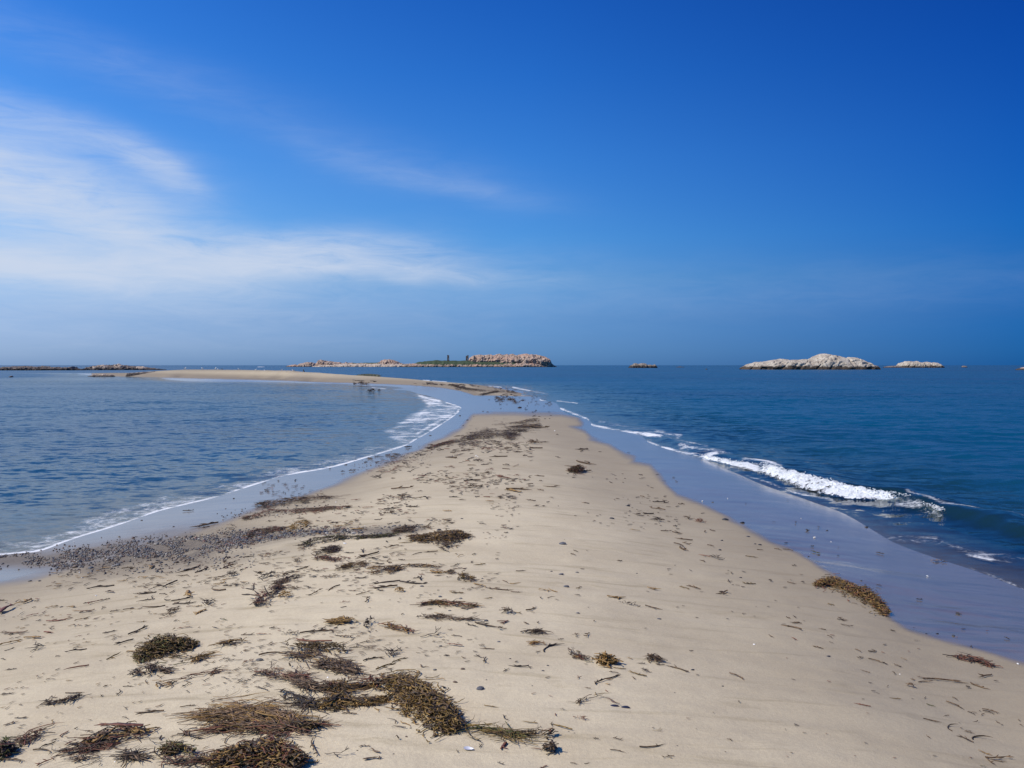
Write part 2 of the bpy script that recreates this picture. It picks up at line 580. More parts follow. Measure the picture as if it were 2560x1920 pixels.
t.put(p.inputs['Coat Weight'], t.mul(wet, t.add(0.18, t.mul(n1, 0.26))))
t.put(p.inputs['Coat Roughness'], t.add(0.08, t.mul(n2, 0.16)))
p.inputs['Coat IOR'].default_value = 1.45
SAND_MAT = m
me.materials.append(m)

# ------------------------------------------------------------------ sea
yr = np.concatenate([-np.geomspace(20000, 30, 14), [-20, -12, -7, -4, -2, 0, 2, 3.5, 5], 6.2 * np.exp(np.linspace(0, math.log(45 / 6.2), 330))[:-1],
                     45 * np.exp(np.linspace(0, math.log(260 / 45), 190))[:-1], np.geomspace(260, 30000, 60)])
wx, wy = fan(yr, 640, 6.0, 0.66, np.geomspace(1, 30000, 18))
dep = -ground0(np.clip(wx, -200, 200), np.clip(wy, -30, 275))
far = (np.abs(wx) > 4 + 0.68 * np.maximum(wy, 0) + 20) | (wy > 270) | (wy < -28)
dep = np.where(far, 3.0, np.where(wy < 1, np.where(np.abs(wx) > 9, np.maximum(dep, (np.abs(wx) - 8) * .2), dep), dep))
dep = np.clip(dep, -1.5, 4)
wpx, wpy = project(wx, np.maximum(wy, 1.5), 0 * wx)
wpx = np.where(wy < 3, -9999, wpx)

# the little breaker on the right
CREST = [(1480, 1050), (1560, 1068), (1640, 1090), (1760, 1130), (1860, 1157), (1950, 1183), (2076, 1218), (2200, 1242), (2264, 1252), (2340, 1273), (2450, 1300),
         (2560, 1330), (2800, 1400)]
AMP = [0.02, .03, .05, .07, .10, .13, .16, .17, .17, .16, .15, .14, .08]
cw = np.array([hit(p[0], p[1], 0) for p in CREST])
dc, pc = seg_dist(wx, wy, cw)
# side: sea is to the right / farther out
segl = np.concatenate([[0], np.cumsum(np.hypot(*np.diff(cw, axis=0).T))]); segl /= segl[-1]
cxp = np.interp(pc, segl, cw[:, 0]); cyp = np.interp(pc, segl, cw[:, 1])
tx = np.interp(np.clip(pc + .01, 0, 1), segl, cw[:, 0]) - np.interp(np.clip(pc - .01, 0, 1), segl, cw[:, 0])
ty = np.interp(np.clip(pc + .01, 0, 1), segl, cw[:, 1]) - np.interp(np.clip(pc - .01, 0, 1), segl, cw[:, 1])
sidec = np.sign(tx * (wy - cyp) - ty * (wx - cxp))          # + = seaward
amp = np.interp(pc, segl, AMP) * (1 + 0.25 * fbm(wx * 1.2, wy * 1.2, oct=2, seed=5))
brk = np.where(sidec > 0, np.exp(-(dc / 0.75) ** 2), np.exp(-(dc / 0.30) ** 2)) * amp
deepk = 1 - np.exp(-np.maximum(dep, 0) / 0.35)
right = np.clip((wpx - 1100) / 400, 0, 1)
sw = (0.030 * fbm(wx * .35, wy * 1.0, oct=4, seed=41) * (0.22 + 1.1 * right)
      + 0.012 * fbm(wx * 1.3, wy * 3.0, oct=3, seed=43) * (0.6 + .6 * right)) * deepk
sw = sw + np.clip((wy - 60) / 400, 0, 1) * 0.05 * fbm(wx * .05, wy * .15, oct=3, seed=45)
# second low swell line outside the breaker
sw = sw + 0.05 * right * deepk * np.sin(dc * 1.9 + fbm(wx * .3, wy * .3, oct=2, seed=7) * 2.0) * (sidec > 0) * np.exp(-dc / 9) * (1 - np.exp(-dc / 1.5))
wz = np.where(far | (wy > 270), sw, sw + brk)
wz = np.where(dep < 0, np.minimum(wz, 0.0), wz)


# foam mask: lines and sheets of foam (photo positions laid on the water plane)
foam = np.zeros(wx.shape)
pxk = 1.0


def foam_line(pts, w0, w1, st, inner=0.0):
    """w = half width in photo px, at first and last point"""
    global foam
    d, s_ = seg_dist(wpx, wpy, pts)
    w = w0 + (w1 - w0) * s_
    foam = np.maximum(foam, st * np.exp(-(d / w) ** 2))


foam_line(LEFT_SHORE[:10], 5.0, 4.0, 1.25)
foam_line(LEFT_SHORE[9:17], 4.5, 3.5, 1.2)
foam_line([(0, 1372), (100, 1358), (190, 1330), (300, 1300), (420, 1262), (560, 1228), (700, 1178)], 20, 12, .56)
foam_line([(180, 1322), (330, 1268), (430, 1245)], 16, 12, .50)
foam_line([(700, 1180), (850, 1150), (960, 1115), (1010, 1100)], 14, 14, .50)
sheet = [(1042, 983), (1089, 995), (1118, 1005), (1152, 1018), (1138, 1038), (1112, 1056), (1071, 1082), (1040, 1099), (1014, 1112), (985, 1105), (965, 1090),
         (958, 1078), (990, 1060), (1014, 1044), (1045, 1028), (1065, 1015), (1060, 1002), (1035, 990)]
ds, _ = seg_dist(wpx, wpy, sheet, True); ss = np.where(inside(wpx, wpy, sheet), ds, -ds)
foam = np.maximum(foam, np.clip((ss + 8) / 16, 0, 1) * (0.74 + .30 * fbm(wx * 1.1 - wy * .12, wy * .35, oct=4, seed=91)))
foam_line([(1060, 1000), (1100, 1012), (1140, 1020)], 7, 7, 1.0)
foam_line([(1050, 990), (1075, 998), (1100, 1003)], 4, 4, 1.2)
foam_line([(1120, 1040), (1080, 1062), (1040, 1086)], 5, 5, .9)
foam_line([(955, 1020), (925, 1070)], 12, 10, .30)
# right side
foam_line([(1400, 1021), (1440, 1036), (1466, 1046), (1478, 1062), (1540, 1075), (1620, 1089), (1652, 1094)], 2.6, 4.5, 1.15)
foam_line([(1500, 1055), (1560, 1068), (1640, 1080), (1700, 1092)], 6, 12, .42)
foam_line([(1640, 1082), (1700, 1090), (1690, 1104)], 5, 5, .72)
foam_line([(1620, 1105), (1690, 1128), (1756, 1141), (1790, 1137)], 3.2, 4.5, 1.1)
foam_line([(1700, 1118), (1760, 1130), (1810, 1134)], 7, 5, .68)
foam_line([(1757, 1147), (1834, 1161), (1892, 1176), (1950, 1192)], 5, 6, .9)
foam_line([(1860, 1158), (1920, 1165), (1975, 1178)], 4, 4, .95)
foam_line([(1863, 1189), (1921, 1206), (1993, 1233), (2080, 1250)], 3, 3, .70)
foam_line([(2420, 1418), (2480, 1440), (2560, 1472)], 5, 4, .66)
foam_line([(2160, 1330), (2230, 1345), (2330, 1352), (2450, 1385), (2560, 1400)], 10, 14, .42)
foam_line([(2250, 1340), (2345, 1345)], 6, 6, .55)
foam_line([(2420, 1385), (2480, 1398)], 7, 7, .60)
foam_line([(2240, 1262), (2290, 1270), (2350, 1290)], 8, 6, .62)
foam_line([(2264, 1250), (2350, 1273), (2440, 1286), (2560, 1306)], 4, 3, .66)
foam_line([(0, 1408), (110, 1396), (210, 1360)], 3, 3, .35)
foam_line([(260, 1300), (420, 1250), (600, 1205)], 5, 5, .40)
foam_line([(1660, 1096), (1740, 1116), (1830, 1140)], 4, 5, .52)
foam_line([(1219, 965), (1252, 968)], 1.4, 1.4, 1.2)
foam_line([(1282, 968), (1300, 972), (1326, 977)], 2.4, 1.6, 1.1)
foam_line([(1326, 977), (1370, 985)], 3, 3, .6)
foam_line([(1303, 989), (1340, 997), (1384, 1009)], 1.8, 1.8, 1.2)
foam_line([(1390, 1002), (1445, 1008)], 1.3, 1.3, 1.0)
foam_line([(1055, 950.5), (1075, 951)], 1.0, 1.0, 1.4)
foam_line([(1080, 952), (1118, 954.5)], 1.2, 1.0, 1.2)
foam_line([(640, 951.5), (780, 955.5), (830, 958.5)], 1.2, 1.2, .8)
foam_line([(930, 969), (965, 972)], 1.6, 1.6, .8)
foam_line([(645, 917.3), (659, 917.3)], .5, .5, 1.6)
foam = np.where(wy < 3, 0, foam)

# weedy dark patches on the bottom of the bay and beyond
weed = 0.9 * np.exp(-((wpy - 1045 - (900 - wpx) * .05) / 28) ** 2) * (wpx < 860) + .9 * np.exp(-((wpy - 1110 + (wpx - 500) * .06) / 32) ** 2) * (wpx < 1000) \
    + .8 * np.exp(-((wpx - 790) / 160) ** 2 - ((wpy - 1090) / 22) ** 2) + .45 * np.exp(-((wpy - 1180) / 40) ** 2) * (wpx < 500)
dl, _ = seg_dist(wpx, wpy, [(927, 968), (975, 974), (1025, 987), (1040, 996)])
weed = np.maximum(weed, 1.6 * np.exp(-(dl / 7) ** 2))
for cx, cy, a, b in ((1435, 993, 20, 5), (1520, 1012, 60, 6), (1575, 1050, 16, 4)):
    weed = np.maximum(weed, .8 * np.exp(-((wpx - cx) / a) ** 2 - ((wpy - cy) / b) ** 2))
bay = np.clip((1300 - wpx) / 500, 0, 1) * np.clip((wpy - 935) / 25, 0, 1)

wme = mesh_np('sea', np.stack([wx, wy, wz], -1).reshape(-1, 3), grid_faces(*wx.shape))
setattr_f(wme, 'depth', dep); setattr_f(wme, 'foam', foam); setattr_f(wme, 'weed', weed); setattr_f(wme, 'bay', bay)
sea = link('sea', wme)
tag(sea, 'calm blue sea with small waves on both sides of the sand spit', kind='structure')

m, t, out = new_mat('sea_water')
pos = t.new('ShaderNodeNewGeometry').outputs['Position']
depth = t.attr('depth'); fo = t.attr('foam'); we = t.attr('weed'); ba = t.attr('bay')
# wave slopes straight from noise, at several wavelengths
def slope(scale, sx, detail, rough, k, off):
    c = t.noise(t.mapped(pos, (sx, 1, 1), (0, 0, math.radians(off)), (off, off * 2, 0)), scale, detail, rough, color=True)
    return t.vm('SCALE', t.vm('SUBTRACT', c, (0.5, 0.5, 0.5)), k)
s1_ = slope(4.2, .6, 4, .65, 0.72, 4)
s2_ = slope(1.3, .65, 4, .65, 0.40, -6)
s3_ = slope(0.16, .5, 5, .65, 0.34, 3)
sl = t.vm('ADD', t.vm('ADD', s1_, s2_), s3_)
calm = t.mul(t.step(depth, 0.0, 0.8, 0.35, 1.0), t.sub(1.0, t.mul(ba, -0.35)))
gust = t.step(t.noise(t.mapped(pos, (.35, 1, 1)), 0.045, 4, .6), 0.3, 0.7, 0.65, 1.25)
sl = t.vm('SCALE', sl, t.mul(calm, gust))
nrm = t.vm('ADD', sl, (0, 0, 0))
sp = t.new('ShaderNodeSeparateXYZ'); t.l.new(nrm, sp.inputs[0])
gn = t.new('ShaderNodeNewGeometry').outputs['Normal']
cb = t.new('ShaderNodeCombineXYZ'); t.l.new(sp.outputs[0], cb.inputs[0]); t.l.new(sp.outputs[1], cb.inputs[1])
nrm = t.vm('NORMALIZE', t.vm('ADD', cb.outputs[0], gn))
wn = t.noise(t.mapped(pos, (.4, 1, 1)), 0.16, 5, .65)
weedf = t.sat(t.mul(we, t.step(wn, 0.22, 0.60)))
deepc = t.mix(t.step(depth, 0.2, 2.0), (0.009, 0.034, 0.038), (0.0005, 0.064, 0.132))
patch = t.step(t.noise(t.mapped(pos, (.3, 1, 1), loc=(5, 9, 0)), 0.035, 4, .6), 0.42, 0.66)
deepc = t.mix(t.mul(patch, 0.55), deepc, (0.006, 0.036, 0.085))
deepc = t.mix(t.mul(weedf, 0.85), deepc, (0.012, 0.022, 0.060))
deepc = t.mix(t.mul(ba, 0.6), deepc, (0.010, 0.066, 0.125))
opac = t.sub(1.0, t.m('EXPONENT', t.mul(t.m('MAXIMUM', depth, 0.0), -3.8)))
opac = t.m('MAXIMUM', opac, t.mul(weedf, 0.6))
tr = t.new('ShaderNodeBsdfTransparent'); tr.inputs[0].default_value = (0.86, 0.93, 0.92, 1)
df = t.new('ShaderNodeBsdfDiffuse'); t.l.new(deepc, df.inputs[0])
mb = t.new('ShaderNodeMixShader'); t.l.new(opac, mb.inputs[0]); t.l.new(tr.outputs[0], mb.inputs[1]); t.l.new(df.outputs[0], mb.inputs[2])
gl = t.new('ShaderNodeBsdfGlossy'); t.put(gl.inputs['Roughness'], t.step(depth, 0.1, 2.0, 0.06, 0.24)); t.l.new(nrm, gl.inputs['Normal'])
fr = t.new('ShaderNodeFresnel'); fr.inputs[0].default_value = 1.33; t.l.new(nrm, fr.inputs['Normal'])
ms = t.new('ShaderNodeMixShader'); t.put(ms.inputs[0], t.mul(fr.outputs[0], t.step(depth, 0.1, 2.0, 0.92, 0.52))); t.l.new(mb.outputs[0], ms.inputs[1]); t.l.new(gl.outputs[0], ms.inputs[2])
fn = t.noise(pos, 2.2, 7, .72, 1.6)
fn2 = t.noise(pos, 17.0, 4, .65)
fo = t.mul(fo, t.step(t.noise(pos, 0.9, 3, .6), 0.28, 0.72, 0.45, 1.30))
ff = t.add(fo, t.add(t.mul(t.sub(fn, 0.5), 2.4), t.mul(t.sub(fn2, 0.5), 1.2)))
ff = t.mul(t.step(ff, 0.30, 1.35), t.step(fo, 0.10, 0.40))
fd = t.new('ShaderNodeBsdfDiffuse'); fd.inputs[0].default_value = (.74, .76, .78, 1)
mf = t.new('ShaderNodeMixShader'); t.l.new(t.mul(ff, 0.92), mf.inputs[0]); t.l.new(ms.outputs[0], mf.inputs[1]); t.l.new(fd.outputs[0], mf.inputs[2])
t.l.new(mf.outputs[0], out.inputs[0])
wme.materials.append(m)
#--MARK
# ------------------------------------------------------------------ rock islets and the far island
def rock_material(name, pale, mid, dark, tide, band=0.9, scale=1.0, warm=None):
    m, t, out = new_mat(name)
    pos = t.new('ShaderNodeNewGeometry').outputs['Position']
    nn = t.noise(pos, 0.35 * scale, 5, .65)
    n3 = t.noise(t.mapped(pos, (1, 1, 2.2), (0.3, 0.5, 0.2)), 1.3 * scale, 5, .7, 0.8)
    c = t.mix(t.step(nn, 0.38, 0.62), mid, pale)
    if warm: c = t.mix(t.step(t.noise(pos, .12 * scale, 3, .6), .45, .62), c, warm)
    c = t.mix(t.step(n3, 0.54, 0.66, 0, .75), c, dark)
    n4 = t.noise(t.mapped(pos, (1, 1, 1.6), (0.2, 0.7, 0.4)), 0.42 * scale, 3, .55, 1.2)
    c = t.mix(t.step(t.m('ABSOLUTE', t.sub(n4, .5)), 0.0, 0.022, .85, 0), c, dark)
    sz = t.new('ShaderNodeSeparateXYZ'); t.l.new(pos, sz.inputs[0])
    zz = t.add(sz.outputs[2], t.mul(t.sub(t.noise(pos, .5 * scale, 4, .6), .5), band * 1.3))
    c = t.mix(t.step(zz, band * .55, band * 1.0, 1, 0), c, tide)
    principled(t, out, c, 0.88, bump(t, n3, 0.7, 0.25 / scale), spec=0.25)
    return m


ISLET = rock_material('pale_granite', (0.46, 0.41, 0.34), (0.33, 0.28, 0.225), (0.085, 0.085, 0.07), (0.060, 0.045, 0.034), 2.3, 0.8)
JAG = rock_material('jagged_rock', (0.30, 0.26, 0.22), (0.16, 0.14, 0.12), (0.05, 0.045, 0.04), (0.035, 0.030, 0.028), 2.6, 1.6)
PINK = rock_material('pink_granite', (0.40, 0.31, 0.25), (0.28, 0.205, 0.16), (0.10, 0.08, 0.07), (0.05, 0.042, 0.035), 1.0, .6, (0.42, 0.28, 0.21))
REEF = rock_material('reef_rock', (0.22, 0.18, 0.16), (0.12, 0.10, 0.09), (0.05, 0.042, 0.04), (0.045, 0.038, 0.036), 0.9, 1.6)
BOULD = rock_material('boulder_rock', (0.50, 0.42, 0.35), (0.38, 0.30, 0.24), (0.12, 0.10, 0.09), (0.06, 0.05, 0.045), 0.3, 1.2)
m, t, out = new_mat('island_grass')
pos = t.new('ShaderNodeNewGeometry').outputs['Position']
gc = t.mix(t.step(t.noise(pos, .35, 5, .7), .35, .65), (0.034, 0.056, 0.034), (0.070, 0.092, 0.055))
principled(t, out, gc, .95, bump(t, t.noise(pos, 1.2, 4, .7), .8, .5), spec=.1)
GRASS = m
m, t, out = new_mat('old_masonry')
pos = t.new('ShaderNodeNewGeometry').outputs['Position']
principled(t, out, t.mix(t.step(t.noise(pos, 1.6, 5, .7), .35, .65), (.05, .045, .045), (.15, .12, .11)), .95, bump(t, t.noise(pos, 3, 3, .7), .8, .15), spec=.1)
MASON = m


def dist_of(base_py):
    return CAMZ * F / (base_py - 913.0)


def rock_mass(name, prof, base_py, mat, parent=None, seed=1, depth=0.5, ncol=200, nth=44, relief_=0.10, cs=1.0, under=0.6, dist=None, yoff=0.0, front=1.0):
    """solid rock: silhouette heights along its length, own thickness, faceted relief"""
    D = (dist or dist_of(base_py)) + yoff
    pr = np.array(prof, float)
    xs = (pr[:, 0] - 1280) / F * D
    hs = (913.0 - pr[:, 1]) / F * D + CAMZ
    hs = np.maximum(hs, 0.02)
    x = np.linspace(xs[0], xs[-1], ncol)
    h = np.interp(x, xs, hs)
    Hm = h.max(); Lx = xs[-1] - xs[0]
    h = h * (1 + 0.05 * fbm(x / Hm * 1.4, x * 0, oct=3, seed=seed))
    endk = np.clip(np.minimum(x - xs[0], xs[-1] - x) / (Lx * .12), 0, 1) ** .5
    dy = (depth * Hm * 2.0) * (0.35 + 0.65 * np.sqrt(h / Hm)) * (0.25 + .75 * endk)
    th = np.linspace(0, math.pi, nth)
    cx, sx_ = np.cos(th)[None, :], np.sin(th)[None, :]
    Xg = np.repeat(x[:, None], nth, 1)
    k = 0.62
    Zg = (h + under)[:, None] * np.sign(sx_) * np.abs(sx_) ** k - under
    Yg = -dy[:, None] * cx * np.where(cx > 0, front, 1.0)
    # relief: slabs and gullies
    q = Hm / 6.0 * cs
    n_ = fbm(Xg / q * .35 + Zg / q * .15, Yg / q * .3, Zg / q * .5, oct=5, seed=seed + 3, gain=.58)
    rid = np.abs(fbm(Xg / q * .22 - Zg / q * .22, Yg / q * .2, Zg / q * .2, oct=3, seed=seed + 8))
    gul = np.clip(1 - rid * 6, 0, 1)
    r = relief_ * Hm * (n_ * .9 - gul * 1.1)
    top = np.clip(sx_ ** 2, 0, 1)
    Yg = Yg - r * cx * 1.3 * (Zg > -under)
    Zg = Zg + np.where(Zg > 0, r * (.35 + .25 * top) * np.clip(h[:, None] / Hm * 2, 0, 1), 0)
    V = np.stack([Xg, Yg + D, Zg], -1).reshape(-1, 3)
    o = link(name, mesh_np(name, V, grid_faces(ncol, nth)[:, ::-1], [mat]), parent)
    return o


def boulder_mesh(name, seed, mat, sub=2, sq=(1, .8, .7)):
    bm = bmesh.new()
    bmesh.ops.create_icosphere(bm, subdivisions=sub, radius=1)
    rr = random.Random(seed)
    vs = np.array([v.co[:] for v in bm.verts])
    d = 1 + .22 * fbm(vs[:, 0] * 1.1 + seed * 3.1, vs[:, 1] * 1.1, vs[:, 2] * 1.1, oct=2, seed=seed)
    for v, k in zip(bm.verts, d):
        v.co = Vector((v.co.x * sq[0], v.co.y * sq[1], v.co.z * sq[2])) * float(k)
    me = bpy.data.meshes.new(name); bm.to_mesh(me); bm.free()
    me.materials.append(mat)
    return me


def empty(name, loc=(0, 0, 0)):
    o = link(name, None); o.location = loc
    o.empty_display_size = .1
    return o


# large pale islet to the right
P_BIG = [(1850, 921), (1854, 917), (1866, 912), (1877, 908.6), (1897, 905), (1932, 901), (1957, 897.5), (1985, 899), (2017, 901), (2030, 896), (2045, 888), (2052, 886),
         (2078, 887), (2098, 890), (2110, 893), (2115, 891.5), (2138, 896.6), (2157, 902.6), (2170, 905), (2175, 910), (2189, 914.7), (2197, 920)]
o = rock_mass('rock_islet', P_BIG, 923.6, ISLET, seed=4, depth=.9, ncol=420, nth=80, relief_=.095, cs=1.25)
tag(o, 'large pale granite islet with a smooth whaleback hump, right of centre on the horizon', 'rock islet')
o = rock_mass('rock_islet', [(2245, 915), (2249, 909.5), (2258, 906), (2270, 903.8), (2291, 903.8), (2302, 906), (2314, 905.5), (2330, 907), (2338, 907), (2343, 911), (2356, 917)], 919.2, ISLET, seed=14,
              depth=1.2, ncol=160, nth=40, relief_=.16)
tag(o, 'small flat-topped pale pink rock islet just right of the large whaleback islet', 'rock islet')
o = rock_mass('rock_ledge', [(2208, 918), (2220, 915.5), (2236, 914.5), (2250, 914), (2262, 918)], 919.2, REEF, seed=15, depth=1.5, ncol=60, nth=20, relief_=.2)
tag(o, 'low dark ledge touching the left end of the small flat-topped islet', 'rock ledge')
o = rock_mass('rock_ledge', [(2404, 917.5), (2408, 914.5), (2413, 914.8), (2417, 917.5)], 918.6, REEF, seed=16, depth=1, ncol=30, nth=16, relief_=.2)
tag(o, 'tiny dark rock awash between the flat-topped islet and the right edge', 'rock')
o = rock_mass('rock_ledge', [(2538, 924), (2545, 921.5), (2556, 919), (2572, 917), (2590, 923)], 925.2, PINK, seed=17, depth=1, ncol=50, nth=20, relief_=.2)
tag(o, 'brownish rock awash at the right edge of the sea', 'rock')
o = rock_mass('rock_islet', [(1571, 918.5), (1577, 913), (1583.5, 911), (1584.5, 908.5), (1590.7, 908.7), (1596, 910), (1599, 909.2), (1608, 908.8), (1615, 909.5), (1617, 912), (1623, 911.8), (1630, 912.6), (1637, 912.6),
                             (1641, 915), (1643, 919)], 919.7, JAG, seed=23, depth=1.3, ncol=150, nth=36, relief_=.22, cs=1.3)
tag(o, 'small jagged dark-footed rock alone between the big island and the large whaleback islet', 'rock islet')
o = rock_mass('rock_ledge', [(1690, 917.6), (1700, 916.3), (1711, 917.6)], 918.4, REEF, seed=24, depth=1, ncol=30, nth=16, relief_=.2)
tag(o, 'faint flat ledge barely above the water right of the small jagged rock', 'rock ledge')
o = rock_mass('rock_ledge', [(1763, 923.5), (1766, 921), (1769, 923.5)], 924.0, REEF, seed=25, depth=1, ncol=16, nth=12, relief_=.2)
tag(o, 'tiny dark rock tip left of the large whaleback islet', 'rock')
# reefs on the left
o = rock_mass('rock_reef', [(-60, 920), (-20, 918), (0, 921), (11, 918), (25, 917.5), (38, 916), (50, 918), (65, 915), (76, 916), (90, 918), (106, 916), (114, 916), (128, 919), (142, 918), (158, 920), (171, 918.5),
                            (184, 917), (190, 921), (200, 922.3), (212, 924)], 925.6, REEF, seed=31, depth=1.6, ncol=420, nth=36, relief_=.30, cs=.8)
tag(o, 'long low dark reef at the far left edge of the sea', 'reef')
o = rock_mass('rock_reef', [(208, 923.5), (218, 920), (228, 917), (245, 915), (262, 913), (275, 915), (285, 913.5), (296, 911.4), (304, 913), (314, 914), (330, 917), (348, 916), (358, 918), (370, 919), (385, 921), (399, 922.5), (415, 924)],
              924.9, REEF, seed=33, depth=1.6, ncol=340, nth=36, relief_=.28, cs=.8)
tag(o, 'long dark reef with pale rocks on top, ending behind the tip of the sand bar', 'reef')
o2 = rock_mass('pale_rock', [(226, 918), (240, 915.5), (262, 913.2), (274, 916), (284, 914.5), (297, 911), (306, 914), (318, 918)], 924.9, BOULD, parent=o, seed=36, depth=.8, ncol=120, nth=24, relief_=.25, yoff=-3)
tag(o2, 'pale sunlit rock along the top of the reef')
o2 = rock_mass('pale_rock', [(342, 919), (348, 915.8), (360, 917.4), (368, 920)], 924.9, BOULD, parent=o, seed=37, depth=.8, ncol=40, nth=16, relief_=.25, yoff=-3)
o = rock_mass('shore_rock', [(220, 940), (232, 938), (237, 935.5), (242, 938), (250, 937), (262, 934.6), (270, 937), (278, 936.4), (287, 939.5)], 941, BOULD, seed=41, depth=1.4, ncol=110, nth=24, relief_=.22)
tag(o, 'low pale orange rock in the shallows off the left tip of the sand bar', 'rock')
o = rock_mass('shore_rock', [(21, 943), (25, 941), (29, 939.2), (33, 942.5)], 943.2, BOULD, seed=42, depth=1.2, ncol=30, nth=16, relief_=.2)
tag(o, 'single small rock in the bay near the left edge', 'rock')
# ledge beyond the bar tip
o = rock_mass('rock_ledge', [(318, 934.5), (335, 932), (360, 930.5), (400, 928.5), (420, 930)], 934.6, REEF, seed=43, depth=1.2, ncol=90, nth=20, relief_=.25, dist=188)
tag(o, 'dark weedy ledge against the left tip of the sand bar', 'rock ledge')

# big island
isl = empty('rocky_island', (0, 0, 0))
tag(isl, 'large distant island with a green slope, pink granite headland and shingle shore', 'island')
BP = 917.4
rock_mass('headland', [(1168, 905), (1173, 900), (1175.5, 894), (1182, 890), (1192, 887.8), (1215, 888), (1232, 886.6), (1247, 885.6), (1262, 886), (1273, 887.8), (1281, 887), (1300, 887), (1315, 886.4), (1331, 885.6),
                       (1348, 887.6), (1358, 890), (1366, 893.5), (1375, 898), (1379, 909), (1385, 913), (1392, 916.5)], BP, PINK, isl, seed=51, depth=.85, ncol=460, nth=80, relief_=.13, cs=.75)
rock_mass('shingle_shore', [(1000, 916), (1012, 911.5), (1030, 909), (1060, 909.5), (1100, 909), (1130, 910), (1180, 909.2), (1230, 909.5), (1270, 908), (1300, 908), (1330, 908.8), (1350, 912), (1362, 916)], BP, PINK, isl,
          seed=52, depth=1.2, ncol=420, nth=30, relief_=.22, cs=1.2, yoff=-24)
rock_mass('grass_slope', [(1022, 913), (1032, 909), (1050, 904.5), (1062, 902.6), (1090, 901), (1130, 901), (1165, 901.5), (1200, 902), (1260, 902.6), (1290, 903.6), (1310, 907), (1322, 912)], BP, GRASS, isl, seed=53,
          depth=1.3, ncol=260, nth=30, relief_=.05, yoff=-11)
isl2 = empty('rocky_island', (0, 0, 0))
tag(isl2, 'long low island of tumbled pale boulders and shingle left of the big island', 'island')
rock_mass('rock_point', [(714, 916.6), (722, 914), (731, 911.8), (740, 911.5), (748, 915.5)], BP - .4, PINK, isl2, seed=61, depth=1.2, ncol=60, nth=20, relief_=.2)
rock_mass('rock_point', [(742, 915.8), (750, 910), (757, 907.4), (768, 906), (780, 905.2), (787, 907.5), (795, 915)], BP - .4, PINK, isl2, seed=62, depth=1.2, ncol=90, nth=24, relief_=.16)
rock_mass('boulder_ridge', [(785, 916), (792, 909), (797, 903), (803, 901), (815, 901), (819, 904.6), (828, 902.3), (836, 905), (848, 906), (857, 908), (866, 907.6), (885, 909), (920, 908), (950, 907), (954, 902), (960, 899.8),
                            (972, 898.2), (982, 900), (990, 902.4), (1000, 908), (1012, 910.4), (1030, 910.4), (1040, 914)], BP, PINK, isl2, seed=63, depth=1.1, ncol=480, nth=34, relief_=.20, cs=.8)
rock_mass('shingle_shore', [(780, 916.3), (800, 913), (830, 911.4), (870, 909.3), (920, 909), (960, 909.4), (1000, 910.6), (1030, 913), (1042, 916)], BP, BOULD, isl2, seed=64, depth=1.6, ncol=300, nth=26, relief_=.2, cs=1.3, yoff=-16)
rock_mass('grass_slope', [(868, 909), (880, 907.6), (900, 907.4), (926, 907), (948, 906.4), (957, 904), (962, 908)], BP, GRASS, isl2, seed=65, depth=.6, ncol=100, nth=18, relief_=.05, yoff=-7)
rb = random.Random(5)
DI = dist_of(BP)
bmeshes = [boulder_mesh('boulder', 100 + i, BOULD, 2) for i in range(6)]


def put_boulder(px, py, rpx, parent, dist):
    o = link('boulder', rb.choice(bmeshes), parent)
    r = rpx / F * dist
    o.location = ((px - 1280) / F * dist, dist, CAMZ + (913 - py) / F * dist)
    o.scale = (r, r * .9, r * rb.uniform(.7, 1.0))
    o.rotation_euler = (rb.uniform(-.3, .3), rb.uniform(-.3, .3), rb.uniform(0, 6.28))


for i in range(150):
    z = rb.random()
    if z < .5:
        px = rb.uniform(797, 870); ytop = np.interp(px, [797, 815, 828, 848, 870], [902, 902, 904, 907, 909]); py = rb.uniform(ytop + .5, 912.5)
    elif z < .8:
        px = rb.gauss(972, 14); ytop = np.interp(px, [940, 958, 975, 990, 1005], [909, 901, 899.5, 903, 909]); py = rb.uniform(ytop + .5, 911.5)
    else:
        px = rb.uniform(1000, 1035); py = rb.uniform(909.5, 914)
    put_boulder(px, py, rb.uniform(1.0, 2.6), isl2, DI - 14 + (910 - py) * 1.5)
for i in range(110):
    px = rb.uniform(1010, 1350); py = rb.uniform(908.8, 914)
    put_boulder(px, py, rb.uniform(.8, 1.8), isl, DI - 34 + (912 - py) * 2)
for (px, py, r) in ((1301, 897, 3.4), (1310, 893, 3.2), (1291, 903, 3.6), (1320, 899, 3), (1330, 905, 3.4), (1283, 895, 2.6), (1345, 902, 3.2), (1340, 909, 3.4)):
    put_boulder(px, py, r, isl, DI - 22)


